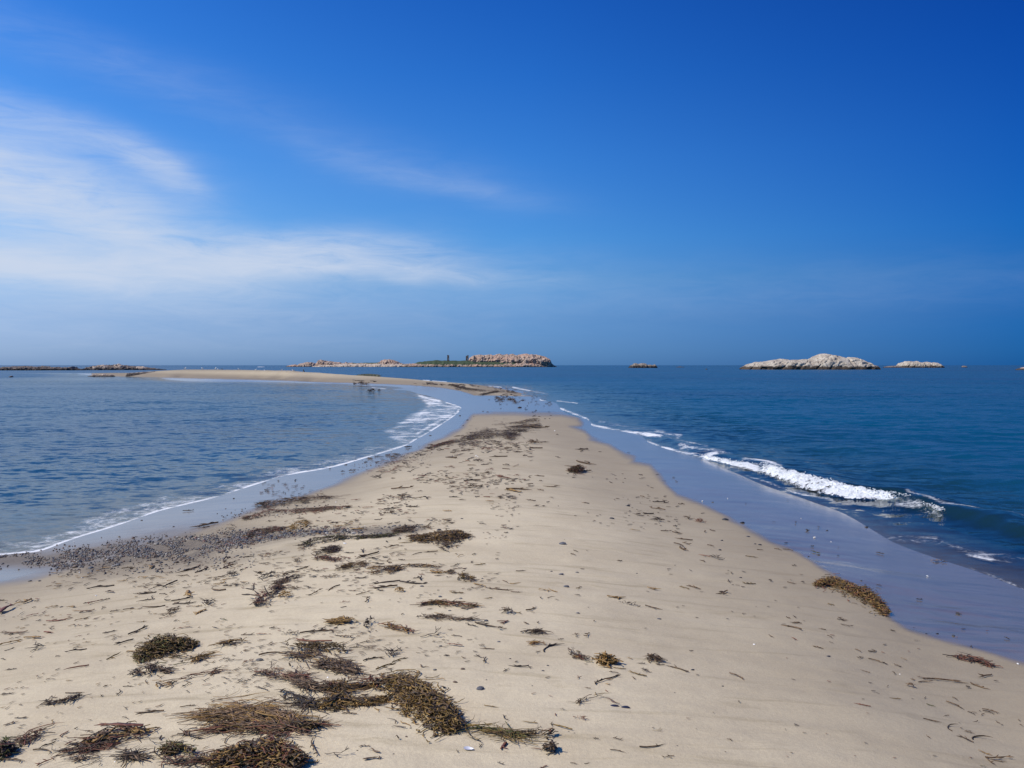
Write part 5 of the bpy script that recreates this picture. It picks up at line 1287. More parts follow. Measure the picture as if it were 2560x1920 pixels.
#--PIECES
# ---- single strands, scraps and tufts: crop x0 y0 x1 y1, kind, colour
KIND = {'t': 'twig', 'b': 'blade', 'u': 'tuft', 'f': 'frond', 'c': 'clod'}
PIECES = [
    (A_, 'on the pale sand at the lower left', '''20 180 240 140 bp;0 265 180 215 bg;170 215 350 195 bg;130 110 180 100 bg;630 262 690 250 bg;720 230 780 226 bg;545 472 770 435 tr;565 568 620 562 bg;
    270 312 370 262 uk;560 330 730 285 tk;980 262 1150 210 tk;890 152 1020 135 tk;1110 168 1285 98 tk;1380 192 1505 165 uk;0 682 100 680 tk;560 680 740 665 td;1060 895 1130 880 tk;1140 852 1420 825 td;1560 803 1700 770 td;
    1070 815 1100 795 tk;30 955 150 910 bp;140 885 240 892 tk;360 1160 430 1100 tk;430 1100 520 1070 uk;545 1050 590 1005 br;560 1128 650 1083 br;0 1272 250 1240 td;270 1192 540 1160 td;355 1305 430 1232 tr;
    400 120 490 112 tk;370 150 480 150 tr;660 90 730 72 bp;900 380 1080 325 to;1080 320 1190 310 bg;1150 150 1220 140 tk;1280 165 1330 160 br;1560 100 1640 100 br;2080 175 2212 165 td;1770 510 1910 480 tk;1740 570 1820 550 tk;
    1750 605 1820 595 br;2040 580 2170 565 tk;1600 662 1640 658 tk;40 310 130 285 tk;0 385 50 375 tk;50 472 130 468 tk;1540 300 1600 280 td;1590 190 1620 185 tk;1490 360 1560 370 up;1600 390 1650 350 fk;1240 605 1290 560 td;
    1090 625 1140 605 tk;1360 520 1390 550 tp;1580 630 1610 590 tk;1930 380 1990 370 tk;2110 400 2212 395 ur;2130 475 2175 465 tk;1010 650 1050 685 tk;860 700 900 690 tk;480 360 520 350 td;840 1300 880 1290 tk;1210 1240 1240 1225 br;
    430 935 480 912 tg;880 975 990 940 tk;750 1010 790 995 td;640 990 670 970 tk;1570 1120 1560 1085 tk;2090 1100 2140 1075 uk;1900 1160 2120 1140 fk;2060 1030 2130 1000 bg'''),
    (B_, 'on the pale sand in the middle foreground', '''60 358 240 300 td;0 500 115 472 tk;115 472 235 452 tr;480 1222 520 1078 td;595 1200 765 1240 fk;890 1138 960 1105 bp;970 1172 1070 1188 bp;925 1250 1055 1215 bp;385 166 750 116 td;250 165 385 160 uk;
    655 182 760 175 td;740 180 830 195 bd;950 402 1085 352 td;1112 378 1232 308 uk;1040 472 1180 410 to;1180 410 1292 362 to;1418 190 1645 180 fk;1690 175 1782 186 tk;1920 58 2090 130 td;1890 352 1985 365 tk;1985 365 1965 415 tk;
    1922 265 1990 262 ud;1930 290 2060 292 td;1655 255 1785 265 br;1820 210 1870 212 bd;2120 482 2212 460 tk;2000 772 2080 812 to;2110 872 2200 905 tk;725 842 875 852 td;2110 1165 2160 1100 br;2080 1280 2160 1290 tk;
    0 620 105 650 tk;145 240 100 245 tk;130 108 165 110 tk;0 165 90 160 br;560 130 600 100 tk;840 290 880 265 tk;900 235 970 230 tk;1380 12 1430 10 tk;1800 75 1860 78 tk;1850 95 1915 85 tk;2085 55 2175 48 tr;2090 112 2155 108 td;
    1630 345 1660 355 tk;1760 362 1815 368 td;560 735 590 700 tk;1020 800 1070 840 tg;130 1135 150 1110 td;240 1120 280 1145 tp;320 1160 370 1175 tp;380 1145 400 1135 td;410 1275 550 1258 bg;530 1205 520 1200 br;
    1850 1045 1920 1100 to;1910 1140 1980 1105 tk;1720 1175 1755 1178 td;2150 1175 2170 1180 br;540 240 620 250 bg;340 230 660 222 tr;850 270 900 250 tk;350 205 430 220 br;1500 625 1550 700 to'''),
    (C_, 'on the pale sand right of the middle foreground', '''520 172 592 165 ud;610 185 690 160 td;870 455 985 466 to;1000 488 1165 528 to;1130 462 1150 492 uk;1150 480 1215 492 tk;838 490 920 500 tk;845 555 930 505 td;755 603 795 533 td;540 880 665 905 ur;90 910 205 945 to;
    315 955 368 932 td;375 920 465 1000 to;190 990 262 1006 td;160 1150 262 1162 tr;1215 998 1310 1005 fo;695 1063 750 1066 td;870 1063 970 1082 td;1100 1123 1355 1143 td;850 1172 990 1178 td;1295 1222 1405 1226 td;
    510 1287 565 1280 td;225 1308 305 1300 br;548 530 600 552 tr;0 462 100 425 tk;140 460 165 445 tk;1000 365 1040 380 bg;1090 410 1135 425 tk;1030 540 1068 545 td;635 632 672 628 td;700 665 745 690 to;415 810 460 820 uk;
    375 850 395 870 br;20 400 60 402 tk;1240 425 1320 435 tk;1320 435 1530 487 td;1870 515 2060 552 tp;1950 745 1975 752 tk;1870 1065 1905 1085 td;1530 305 1560 315 tk;205 315 245 320 tk;100 68 140 70 tk;215 70 232 58 tk;
    800 595 850 600 tg;800 655 840 660 tr;330 205 350 320 tk;560 310 590 330 uo;630 400 690 408 bn;590 340 605 342 tk;640 1280 655 1287 td;920 385 930 388 tr;410 205 435 212 tk'''),
    (D_, 'on the damp sand at the lower right', '''150 75 255 127 td;188 62 290 70 td;0 170 55 192 td;375 262 480 290 td;505 178 575 197 td;645 75 720 104 tk;610 30 682 56 tk;762 366 836 372 td;870 380 1015 412 td;1145 370 1200 384 bg;1090 432 1146 440 td;
    1205 600 1270 630 cp;1320 585 1380 565 tp;1380 566 1720 560 tp;1828 540 1920 512 td;1942 565 2000 578 uk;1790 588 1866 645 td;1700 620 1755 628 ck;735 762 888 790 tr;1040 708 1150 735 to;1530 752 1725 812 td;
    1730 842 1785 850 td;1855 820 2010 838 td;1860 835 1960 845 td;1345 898 1500 925 td;1500 925 1640 1005 td;1630 1030 1780 1100 td;1700 1005 1780 1020 td;1822 1020 1830 1088 td;1815 1168 1925 1196 bg;1858 1215 2125 1253 td;
    1900 1282 1935 1240 td;1935 1240 2070 1285 td;1240 560 1265 548 tp;1290 532 1370 540 bp;1260 215 1305 225 bk;1390 778 1430 782 tn;1335 710 1375 718 td;1820 856 1880 862 td;1520 862 1560 875 td;1785 915 1820 925 td;
    820 486 860 488 td;1070 496 1115 508 td;200 200 245 205 tr;845 303 985 320 td;990 412 1020 416 tk;2170 950 2212 956 td;2160 908 2180 912 td;1020 612 1045 618 td;1375 1050 1395 1055 td;450 120 490 122 td;2040 195 2085 200 tk;
    1830 1300 1880 1310 bn;1950 915 2010 930 td;1600 720 1645 728 td;760 300 790 304 td;1735 272 1770 276 tk;1055 130 1095 136 td'''),
    (E_, 'on the left flank below the cobbles', '''1870 600 2000 535 td;1850 712 1950 700 tk;1940 705 2055 680 ck;1935 632 2030 590 td;740 822 970 770 tk;910 838 1050 815 bp;1190 852 1310 840 td;1350 800 1560 745 tk;1010 745 1110 728 bg;1100 722 1155 718 uk;1180 715 1280 705 bg;
    1410 672 1512 660 bp;1060 700 1110 690 tk;790 938 885 905 br;880 906 940 900 tk;390 975 500 950 bg;590 965 645 965 bg;860 985 915 970 tk;1080 995 1165 970 td;1220 990 1395 950 td;1370 912 1480 895 tk;1480 917 1670 885 tk;
    1490 952 1700 925 tk;1190 912 1320 905 tk;1380 862 1480 845 tk;1420 1045 1530 985 ud;1620 1032 1780 990 bg;1740 962 1840 915 uk;1660 962 1752 950 bg;1740 830 1965 805 td;1620 832 1725 848 bg;1840 772 1955 745 bg;
    2025 782 2062 770 tk;2080 778 2150 762 uk;0 1022 60 970 br;400 1092 610 1055 br;225 1048 330 1025 br;650 1088 755 1060 bg;640 1025 820 990 bp;190 932 245 900 bg;1640 282 1885 235 td;1740 282 1812 272 tk;1590 137 1675 125 tk;
    470 810 520 795 bg;185 1078 220 1065 td;300 920 340 912 tk;1220 770 1265 765 ur;1340 790 1400 770 ud;1160 872 1310 832 tk;1920 1080 1970 1072 tn;1410 1060 1480 1045 br;1530 705 1600 685 td;1670 668 1830 625 tk;1560 680 1700 610 td;
    1700 605 1760 595 br;1950 600 2050 570 tk;2095 545 2170 520 tk;2060 642 2110 645 tk;1250 620 1300 632 bg;1040 640 1210 620 td;880 628 960 622 bg;1480 980 1560 965 tk;720 938 800 925 tk;960 1010 1030 990 tk;2180 870 2212 960 fk;
    1290 880 1330 875 tk;1940 790 1985 780 tk;620 1130 680 1120 tk;1180 1100 1240 1085 bg;1500 1085 1540 1080 tk;0 912 20 905 tk'''),
    (F_, 'on the sand in the middle distance', '''300 582 430 560 ud;250 692 360 650 td;360 650 460 608 td;200 740 380 702 uk;570 822 745 785 td;440 862 580 822 td;1320 512 1440 500 td;1440 500 1560 480 td;1540 622 1612 618 ud;1510 658 1605 682 bg;1650 670 1722 672 uk;
    1880 762 1972 786 bg;1970 800 2090 812 td;2090 805 2212 830 td;2120 740 2205 760 td;1000 760 1240 752 tk;1240 762 1500 755 tk;960 812 1220 780 td;860 855 985 840 td;1190 822 1285 832 cg;860 715 975 714 tk;590 712 740 698 ud;
    1540 1018 1632 1020 bg;780 242 855 230 uo;700 268 795 256 bg;820 292 945 285 bg;1070 162 1235 150 ud;1615 132 1702 135 bg;1590 215 1692 212 td;1630 242 1700 240 ud;460 652 552 652 tk;630 520 700 470 td;300 800 375 815 ud;430 808 475 790 tk;
    1240 560 1285 555 tk;1715 598 1775 596 tk;1860 602 1990 600 to;1845 575 1885 582 tk;1870 508 1905 510 tk;1665 835 1785 850 to;1965 890 2045 892 to;720 930 800 922 ur;740 968 775 968 tk;920 922 995 888 td;925 882 985 878 bo;
    1250 1028 1280 1025 tk;1430 1040 1460 1030 tk;1100 452 1240 435 td;1010 470 1080 460 uk;750 505 830 490 tk;900 495 940 465 tk;860 555 1050 490 td;880 530 960 515 tk;1000 545 1060 560 uk;1030 600 1100 588 tk;1080 565 1200 578 td;
    1400 735 1435 700 tk;1360 715 1420 714 tk;1040 825 1100 822 tk;20 735 125 680 uk;0 662 75 658 bg;200 872 300 880 cg;100 1010 165 1005 uk;80 965 110 968 br;1040 210 1070 212 tk;1210 380 1280 360 td;1230 405 1340 412 to;
    1120 405 1140 398 tk;1450 1060 1520 1060 tk;2080 1095 2180 1085 br;1920 1095 1960 1105 tk;1840 355 1890 365 ud;1360 25 1390 35 bo;820 48 905 35 br;920 110 1010 102 br;1050 82 1140 70 td;1270 80 1320 78 tk;1290 102 1430 98 tk;
    1120 115 1260 110 tk;1450 35 1500 15 tk;680 160 740 155 br;880 102 900 100 tk;1340 135 1375 128 uk;1750 38 1810 38 bd;1990 48 2055 52 bg;2010 70 2055 72 bg;2070 100 2120 98 uk;1460 228 1520 222 uk;1130 250 1180 245 tk;
    1190 240 1250 235 tk;460 270 500 268 bk;590 275 640 270 tk;1430 278 1530 272 bo;360 200 400 200 tk;90 225 140 220 tk;640 238 700 235 tk;750 182 780 180 tk;2080 20 2130 15 uk;1700 18 1730 10 tk'''),
    (G_, 'on the sand right of the crest', '''1070 160 1130 182 ud;1130 162 1215 158 td;1215 105 1305 130 td;1035 298 1105 305 bg;1280 303 1380 315 td;1380 315 1475 332 td;1410 375 1550 385 td;1470 408 1550 428 td;1385 420 1548 452 td;1455 475 1495 448 td;1690 297 1762 307 td;
    1480 188 1555 210 ud;1598 213 1662 237 ur;1730 528 1800 557 uk;1610 518 1700 525 tr;1640 560 1670 575 td;1650 315 1680 315 td;2025 528 2125 535 to;1985 758 2110 770 to;1508 773 1632 812 td;1445 788 1540 808 to;1785 858 1845 828 td;
    225 815 330 825 bg;300 812 400 835 tg;1170 795 1270 825 bg;820 872 990 905 bg;955 928 1080 955 uk;1080 960 1110 965 tk;1145 955 1310 990 td;100 987 260 973 td;540 860 600 872 uk;0 1000 62 1027 to;1860 728 1892 760 td;
    25 95 75 97 uk;195 97 235 92 uk;250 97 290 95 uk;1225 220 1300 215 uk;1325 185 1360 185 ud;1390 262 1440 268 tk;1390 325 1470 330 ud;1230 60 1290 52 tk;1320 62 1345 66 tk;120 42 200 45 td;335 15 360 20 uk;295 58 325 60 tk;
    530 478 575 484 to;510 510 545 512 td;905 565 950 568 td;150 1010 200 1015 ud;1880 668 1915 675 tk;0 755 90 770 tg;0 828 85 845 td;1450 75 1480 80 td;1105 8 1160 15 td;610 65 660 68 td;240 885 262 890 tk;370 900 400 908 uk;
    320 880 335 888 td;90 1100 135 1105 td;2120 470 2170 472 td;540 800 620 798 to;700 1087 720 1088 tk;1690 433 1745 437 td;30 650 140 655 td'''),
    (H_, 'on the right near the waterline', '''165 751 250 766 td;283 751 320 756 ck;5 735 35 746 ck;800 930 875 936 td;930 773 988 793 uk;920 822 945 826 ck;515 940 570 946 to;60 465 115 470 td;140 470 205 472 td;205 605 245 612 td;345 482 450 495 tn;365 437 405 442 tk;
    1280 893 1345 905 tk;1430 565 1490 560 bg;1490 573 1550 576 tk;945 498 980 500 tk;600 1055 670 1090 td;220 1050 240 1052 td;165 1062 180 1052 td;185 1097 280 1105 td;1625 1018 1660 1022 tk;330 302 350 303 tk;430 274 450 276 tk;230 235 250 238 tk'''),
    ((840, 940), 'on the narrow end of the near sand', '''1150 780 1210 775 td;1140 805 1215 800 td;1130 825 1190 822 ud;1180 740 1270 745 uk;1270 845 1370 848 ud;1270 775 1290 768 tk;1300 762 1360 764 uk;1440 778 1515 775 ud;1440 810 1530 812 td;1380 880 1490 890 ur;1480 700 1320 705 td;
    930 708 1055 712 td;955 795 1030 798 ur;870 905 920 900 uk;750 905 800 902 bg;960 885 1010 885 bg;630 825 680 818 td;470 890 520 888 td;340 883 380 884 uk;610 835 650 830 tk;1130 918 1215 900 td;1510 915 1560 912 uk;
    1530 665 1600 662 td;1610 690 1655 692 td;1640 628 1780 628 td;1660 590 1740 582 ud;1600 598 1655 600 bn;1780 578 1825 576 td;1630 435 1800 460 td;1140 970 1215 955 ud;1235 970 1275 965 ck;1000 970 1100 965 td;
    1460 990 1600 1010 bg;1480 985 1690 985 td;1400 1058 1440 1055 ck;1790 965 1880 960 td;1880 962 1920 958 ud;1740 990 1790 992 td;700 1005 760 1000 uk;540 1048 600 1055 ud;655 1065 700 1065 uo;500 980 640 975 td;
    1060 1075 1115 1075 ud;1200 1050 1240 1050 tk;1280 1050 1320 1048 tr;1305 1085 1360 1085 br;1845 1055 1880 1058 uk;1070 1025 1100 1025 tk;1640 870 1700 880 td;1710 865 1800 872 td;1540 868 1590 865 ur;1200 868 1240 866 tk;
    1640 935 1700 940 td;1750 915 1790 912 ud;1900 512 1925 514 ck;1120 740 1150 738 tr;1320 735 1350 730 tk;1300 815 1365 812 ur;470 706 540 702 td;110 825 180 818 td;40 835 80 832 ck;700 690 740 692 uk;750 662 790 660 uk;
    600 625 635 622 ck;780 605 870 600 td;620 620 640 615 tk;1250 640 1330 632 ur;1360 590 1400 585 td;1520 620 1590 620 td;1100 655 1180 640 td;1000 665 1070 655 ud;1380 605 1440 600 td;880 650 930 645 td;1450 640 1500 630 ud;
    2080 640 2175 640 td;2080 655 2150 655 td;2120 740 2190 775 td;2150 745 2200 750 td;2150 830 2185 820 td;1990 788 2060 786 td'''),
]
LM = [(1090, 1760, 'the largest rockweed heap'), (1290, 1842, 'the ropy weed tail'), (880, 1715, 'the brown weed mat'), (640, 1790, 'the comb-like mat'), (800, 1622, 'the dark curly crest'), (400, 1620, 'the olive clump'), (285, 1840, 'the kelp hank'),
      (620, 1905, 'the bottom edge heap'), (50, 1870, 'the left edge clump'), (160, 1755, 'the feathery sprig'), (870, 1560, 'the golden brown clump'), (1000, 1578, 'the reddish kelp scrap'), (1115, 1350, 'the lone mid-distance clump'),
      (800, 1355, 'the dark weed ridge'), (670, 1500, 'the ragged brown clump'), (960, 1430, 'the golden kelp flap'), (1165, 1445, 'the lumpy grey cluster'), (1130, 1520, 'the orange-flapped fan'), (745, 1315, 'the golden tuft'),
      (1440, 1178, 'the bushy weed clump'), (2130, 1490, 'the long rockweed rope'), (2440, 1655, 'the tapering kelp stalk'), (1520, 1655, 'the golden kelp crumple'), (1640, 1655, 'the long-stalked tuft'), (1550, 1770, 'the paired mussel shells'),
      (1378, 1878, 'the peaked clod'), (1480, 1750, 'the forked strand'), (2070, 1640, 'the small black pebble'), (1405, 1360, 'the flat oval stone'), (1410, 1450, 'the two middle stones'), (1200, 1723, 'the flat dark stone'),
      (360, 1385, 'the cobble band'), (200, 1520, 'the lower left flank'), (1230, 1095, 'the broad wrack patch'), (900, 1225, 'the upper wrack line'), (1200, 1200, 'the narrow end'), (1700, 1350, 'the right-hand wrack'), (2300, 1800, 'the bottom right sand'),
      (1900, 1850, 'the bare bottom sand'), (1760, 1290, 'the right wet line'), (510, 1450, 'the left streaks'), (1950, 1560, 'the bare right sand')]


def relpos(px, py):
    q = min(LM, key=lambda l: math.hypot(px - l[0], (py - l[1]) * 1.6))
    dx_, dy_ = px - q[0], (py - q[1]) * 1.6
    d_ = math.hypot(dx_, dy_)
    w_ = ('above' if dy_ < 0 else 'below') if abs(dy_) > abs(dx_) * 2.4 else ('left of' if dx_ < 0 else 'right of') if abs(dx_) > abs(dy_) * 2.4 else ('upper ' if dy_ < 0 else 'lower ') + ('left of' if dx_ < 0 else 'right of')
    return ('close ' if d_ < 70 else 'well ' if d_ > 190 else '') + w_ + ' ' + q[2]


for (org, where, txt) in PIECES:
    for it in txt.replace('\n', ' ').split(';'):
        q = it.split()
        if len(q) != 5: continue
        x0, y0, x1, y1 = [float(v_) for v_ in q[:4]]
        kd, c = KIND[q[4][0]], q[4][1]
        th = {'twig': 1.0, 'blade': 1.25, 'tuft': 1.1, 'frond': 1.0, 'clod': 1.0}[kd]
        a, b = (org[0] + x0 * .2893, org[1] + y0 * .2893), (org[0] + x1 * .2893, org[1] + y1 * .2893)
        L_ = math.hypot(a[0] - b[0], a[1] - b[1])
        if kd == 'twig' and L_ < 25: th = 1.9
        if kd == 'twig' and a[1] < 1330: th *= 1.7
        size = 'long' if L_ > 45 else 'short' if L_ > 18 else 'tiny'
        w_ = {'twig': 'strand of seaweed', 'blade': 'scrap of kelp', 'tuft': 'tuft of seaweed', 'frond': 'branching seaweed frond', 'clod': 'clod of seaweed'}[kd]
        lab = f'{size} {CNAME[c]} {w_} {where}'
        piece(kd, c, a, b, f'{size} {CNAME[c]} {w_}, ' + relpos((a[0] + b[0]) / 2, (a[1] + b[1]) / 2), f'{w_}s {where}'.replace('strand of seaweeds', 'strands of seaweed').replace('scrap of kelps', 'scraps of kelp').replace('tuft of seaweeds', 'tufts of seaweed').replace('clod of seaweeds', 'clods of seaweed'), th)

# ---- joined litter too small to pick apart
LT = Strands()
lr = random.Random(9)
LITTER = [  # photo x0,x1,y0,y1, count, angle, length px, colours
    (0, 560, 1470, 1600, 130, -13, 13, 'dkrgp'), (0, 620, 1600, 1900, 170, -14, 13, 'dkrgp'), (560, 1250, 1360, 1480, 330, -7, 14, 'dkpr'), (700, 1200, 1480, 1700, 110, -5, 11, 'dkp'),
    (560, 980, 1560, 1720, 210, -8, 16, 'dkpr'), (900, 1330, 1090, 1250, 520, -4, 12, 'ddkr'), (840, 1300, 1230, 1350, 230, -4, 9, 'dkr'), (560, 900, 1290, 1400, 230, -7, 10, 'dkrg'),
    (1380, 1700, 1130, 1330, 90, 5, 8, 'dk'), (1400, 2050, 1330, 1600, 25, 6, 9, 'dk'), (1950, 2550, 1560, 1900, 40, 9, 10, 'dkr'), (1300, 1900, 1600, 1900, 15, 4, 9, 'dkr'),
    (1600, 2500, 1250, 1560, 25, 4, 7, 'k'), (1100, 1290, 960, 1000, 160, 4, 8, 'dk'), (1130, 1380, 985, 1050, 60, 2, 5, 'k'), (440, 760, 928, 938, 90, 1, 8, 'dk'), (880, 1120, 940, 962, 110, 4, 8, 'dk'),
    (780, 1010, 932, 947, 120, 3, 9, 'dk'), (120, 640, 1400, 1470, 160, -9, 14, 'dkpg'), (640, 1100, 1160, 1290, 160, -8, 9, 'dkr')]
PX, PY, AN, LL, CC = [], [], [], [], []
for (x0, x1, y0, y1, n, an, lp, cs_) in LITTER:
    k = 0
    while k < n:
        px = lr.uniform(x0, x1); py = lr.uniform(y0, y1)
        dens_ = float(fbm(np.array([px / 90.]), np.array([py / 26.]), oct=2, seed=70)[0])
        if lr.random() > .28 + dens_ * 1.7: continue
        k += 1
        PX.append(px); PY.append(py); AN.append(math.radians(lr.gauss(an, 9))); LL.append(lr.uniform(.3, 1.4) * lp); CC.append(lr.choice(cs_))
PX, PY, AN, LL = map(np.array, (PX, PY, AN, LL))
ax, ay, azz = gpx_many(PX - np.cos(AN) * LL / 2, PY - np.sin(AN) * LL / 2)
bx, by, bz = gpx_many(PX + np.cos(AN) * LL / 2, PY + np.sin(AN) * LL / 2)
for i in range(len(PX)):
    dist = math.hypot(ax[i], ay[i])
    if azz[i] < .01 or bz[i] < .01 or math.hypot(bx[i] - ax[i], by[i] - ay[i]) > LL[i] / F * dist * 9: continue
    ww = max(.005, lr.uniform(1.6, 3.6) / F * dist)
    n = 4; P_ = np.stack([np.linspace(ax[i], bx[i], n), np.linspace(ay[i], by[i], n), np.linspace(azz[i], bz[i], n) + .004 + .0005 * ay[i]], 1)
    P_[1:-1, :2] += np.array([[lr.gauss(0, .08), lr.gauss(0, .08)] for _ in range(2)]) * math.hypot(bx[i] - ax[i], by[i] - ay[i]) * .5
    LT.add(P_, taper(4, ww), ww * .4, WK.index(CC[i]))
lt = link('seaweed_litter', LT.mesh('seaweed_litter', [WM[c] for c in WK]))
tag(lt, 'fine shreds of dark and rusty seaweed scattered all over the sand', 'seaweed litter', kind='stuff')

# ---- stones
def stone_mat(name, c1, c2, rough=.6):
    m, t, out = new_mat(name)
    pos = t.new('ShaderNodeNewGeometry').outputs['Position']
    oi = t.new('ShaderNodeObjectInfo').outputs['Random']
    n_ = t.noise(pos, 30.0, 4, .7)
    principled(t, out, t.mix(t.sat(t.add(t.mul(oi, .7), t.mul(t.sub(n_, .35), .9))), c1, c2), rough, spec=.4)
    return m


SM = [stone_mat('stone_slate', (.045, .048, .055), (.12, .12, .13)), stone_mat('stone_grey', (.095, .088, .078), (.215, .198, .172)), stone_mat('stone_brown', (.075, .052, .036), (.17, .122, .088)),
      stone_mat('stone_reddish', (.08, .045, .036), (.15, .085, .068)), stone_mat('stone_pale', (.24, .22, .19), (.44, .41, .36)), stone_mat('stone_black', (.018, .018, .020), (.05, .05, .055), .4)]
SNAME = ['dark slate', 'grey', 'brown', 'reddish', 'pale', 'black']
SMESH = [[boulder_mesh('pebble', 300 + i * 11 + j, SM[j], 2, (1, .72, .5)) for i in range(4)] for j in range(6)]
STONES = [(B_, 30, 385, 34, 1), (B_, 1545, 467, 19, 1), (B_, 1785, 460, 20, 2), (B_, 1720, 573, 22, 2), (B_, 1932, 633, 38, 0), (B_, 1300, 1045, 14, 2), (B_, 875, 1163, 9, 5), (B_, 1188, 1193, 9, 5),
          (B_, 1335, 970, 10, 5), (B_, 1990, 45, 20, 0), (B_, 1595, 263, 16, 0), (B_, 2100, 225, 16, 0), (B_, 2195, 370, 10, 5), (B_, 1990, 552, 8, 5), (C_, 310, 430, 12, 5), (C_, 270, 475, 14, 5), (C_, 1560, 467, 16, 5), (C_, 1820, 608, 11, 5), (C_, 1407, 665, 8, 5), (C_, 175, 605, 8, 5),
          (C_, 225, 952, 7, 5), (C_, 490, 1000, 7, 5), (C_, 540, 1012, 7, 5), (C_, 1427, 1123, 8, 5), (C_, 1270, 28, 17, 0), (D_, 520, 350, 17, 5), (D_, 1600, 172, 15, 0), (D_, 1463, 153, 11, 5), (D_, 1368, 154, 10, 5),
          (E_, 2020, 22, 8, 5), (E_, 1500, 265, 8, 5), (E_, 1435, 342, 9, 5), (E_, 415, 580, 17, 5), (E_, 260, 735, 15, 5), (E_, 340, 735, 12, 5), (E_, 530, 960, 13, 5), (E_, 1140, 975, 18, 5), (E_, 240, 492, 13, 5), (E_, 1225, 210, 9, 5),
          (F_, 1233, 168, 12, 5), (F_, 505, 703, 17, 5), (F_, 1435, 783, 19, 0), (F_, 1675, 993, 16, 0), (F_, 1770, 888, 16, 0), (F_, 1990, 1080, 19, 0), (F_, 1515, 213, 14, 1), (F_, 1780, 197, 12, 5), (F_, 1965, 320, 8, 5), (F_, 2185, 218, 9, 5),
          (F_, 1580, 295, 20, 5), (F_, 1955, 715, 10, 0), (F_, 1590, 872, 18, 0), (G_, 432, 415, 35, 0), (G_, 865, 197, 21, 5), (G_, 1000, 87, 19, 5), (G_, 425, 680, 25, 0), (G_, 470, 787, 27, 0), (G_, 563, 663, 16, 1), (G_, 1078, 670, 9, 5), (G_, 2140, 423, 15, 5),
          (G_, 2100, 415, 11, 5), (G_, 1813, 386, 11, 5), (G_, 1990, 233, 19, 5), (G_, 1840, 208, 27, 5), (G_, 2040, 352, 15, 5), (G_, 568, 1013, 17, 0), (G_, 1273, 1065, 17, 0), (G_, 1795, 468, 14, 5), (G_, 340, 653, 12, 0), (G_, 1975, 706, 12, 5), (G_, 1733, 54, 9, 5),
          (H_, 435, 510, 13, 5), (H_, 340, 302, 9, 5), (H_, 510, 298, 10, 5), (H_, 1640, 1020, 16, 5), (H_, 850, 270, 16, 5), (H_, 626, 83, 7, 5), (H_, 597, 120, 8, 5), (H_, 805, 732, 9, 5), (H_, 350, 523, 8, 5),
          ((840, 940), 1585, 275, 14, 5), ((840, 940), 1610, 212, 12, 5), ((840, 940), 85, 768, 10, 5), ((840, 940), 280, 708, 8, 5), ((840, 940), 168, 724, 8, 5), ((840, 940), 815, 515, 9, 5), ((840, 940), 1135, 383, 8, 5),
          ((840, 940), 1070, 345, 7, 5), ((840, 940), 1500, 205, 16, 5), ((840, 940), 1310, 312, 7, 5), ((840, 940), 1270, 305, 6, 5), ((840, 940), 1100, 430, 6, 5), ((840, 940), 1190, 350, 5, 5)]
sr = random.Random(12)
BIGST = {(B_, 30): 'bluish grey rounded stone at the left end of the strand tangle', (B_, 1932): 'smooth flat dark stone lying alone right of the largest weed heap',
         (G_, 432): 'flat oval dark stone alone on bare sand above the middle', (F_, 1435): 'round dark grey stone beside the long thin strands', (B_, 1545): 'small greenish grey stone right of the curly strands',
         (B_, 1785): 'small brown upright stone above and left of the flat dark stone', (B_, 1720): 'small brown wedge-shaped stone left of the flat dark stone',
         (G_, 425): 'pale grey streaked stone, upper of two on bare sand', (G_, 470): 'dark grey stone, lower of two on bare sand', (G_, 1840): 'flat black stone at the wet line on the right'}
for (org, x, y, rp, ci) in STONES:
    px, py = org[0] + x * .2893, org[1] + y * .2893
    g_ = gpx(px, py)
    dist = math.hypot(g_[0], g_[1]); r_ = rp * .2893 / F * dist
    if org == (840, 940): r_ *= 1.3
    o = link('pebble', sr.choice(SMESH[ci]))
    o.location = (g_[0], g_[1], g_[2] + r_ * .12); o.scale = (r_, r_, r_ * sr.uniform(.7, 1.1)); o.rotation_euler = (sr.uniform(-.12, .12), sr.uniform(-.12, .12), sr.uniform(-.5, .5))
    lab = BIGST.get((org, x))
    if lab: tag(o, lab, 'stone')
    else:
        wh = 'on the wet sand' if (px > 1900 and py < 1640) or py < 1060 else 'on the dry sand of the spit'
        tag(o, f'small {SNAME[ci]} pebble, ' + relpos(px, py), 'pebble', 'single pebbles ' + wh)

# cobble band beside the left shallows
cpx, cpy = [], []
cr = random.Random(31)
while len(cpx) < 5600:
    px = cr.uniform(-60, 1080)
    yc = np.interp(px, [c[0] for c in COB], [c[1] for c in COB]); hw = np.interp(px, [c[0] for c in COB], [c[2] for c in COB])
    py = cr.gauss(yc, hw * .50)
    if cr.random() > .55 + 1.2 * float(fbm(np.array([px / 40.]), np.array([py / 14.]), oct=2, seed=71)[0]): continue
    if px > 680 and cr.random() < .6: continue
    if px < 130 and cr.random() < .5: continue
    cpx.append(px); cpy.append(py)
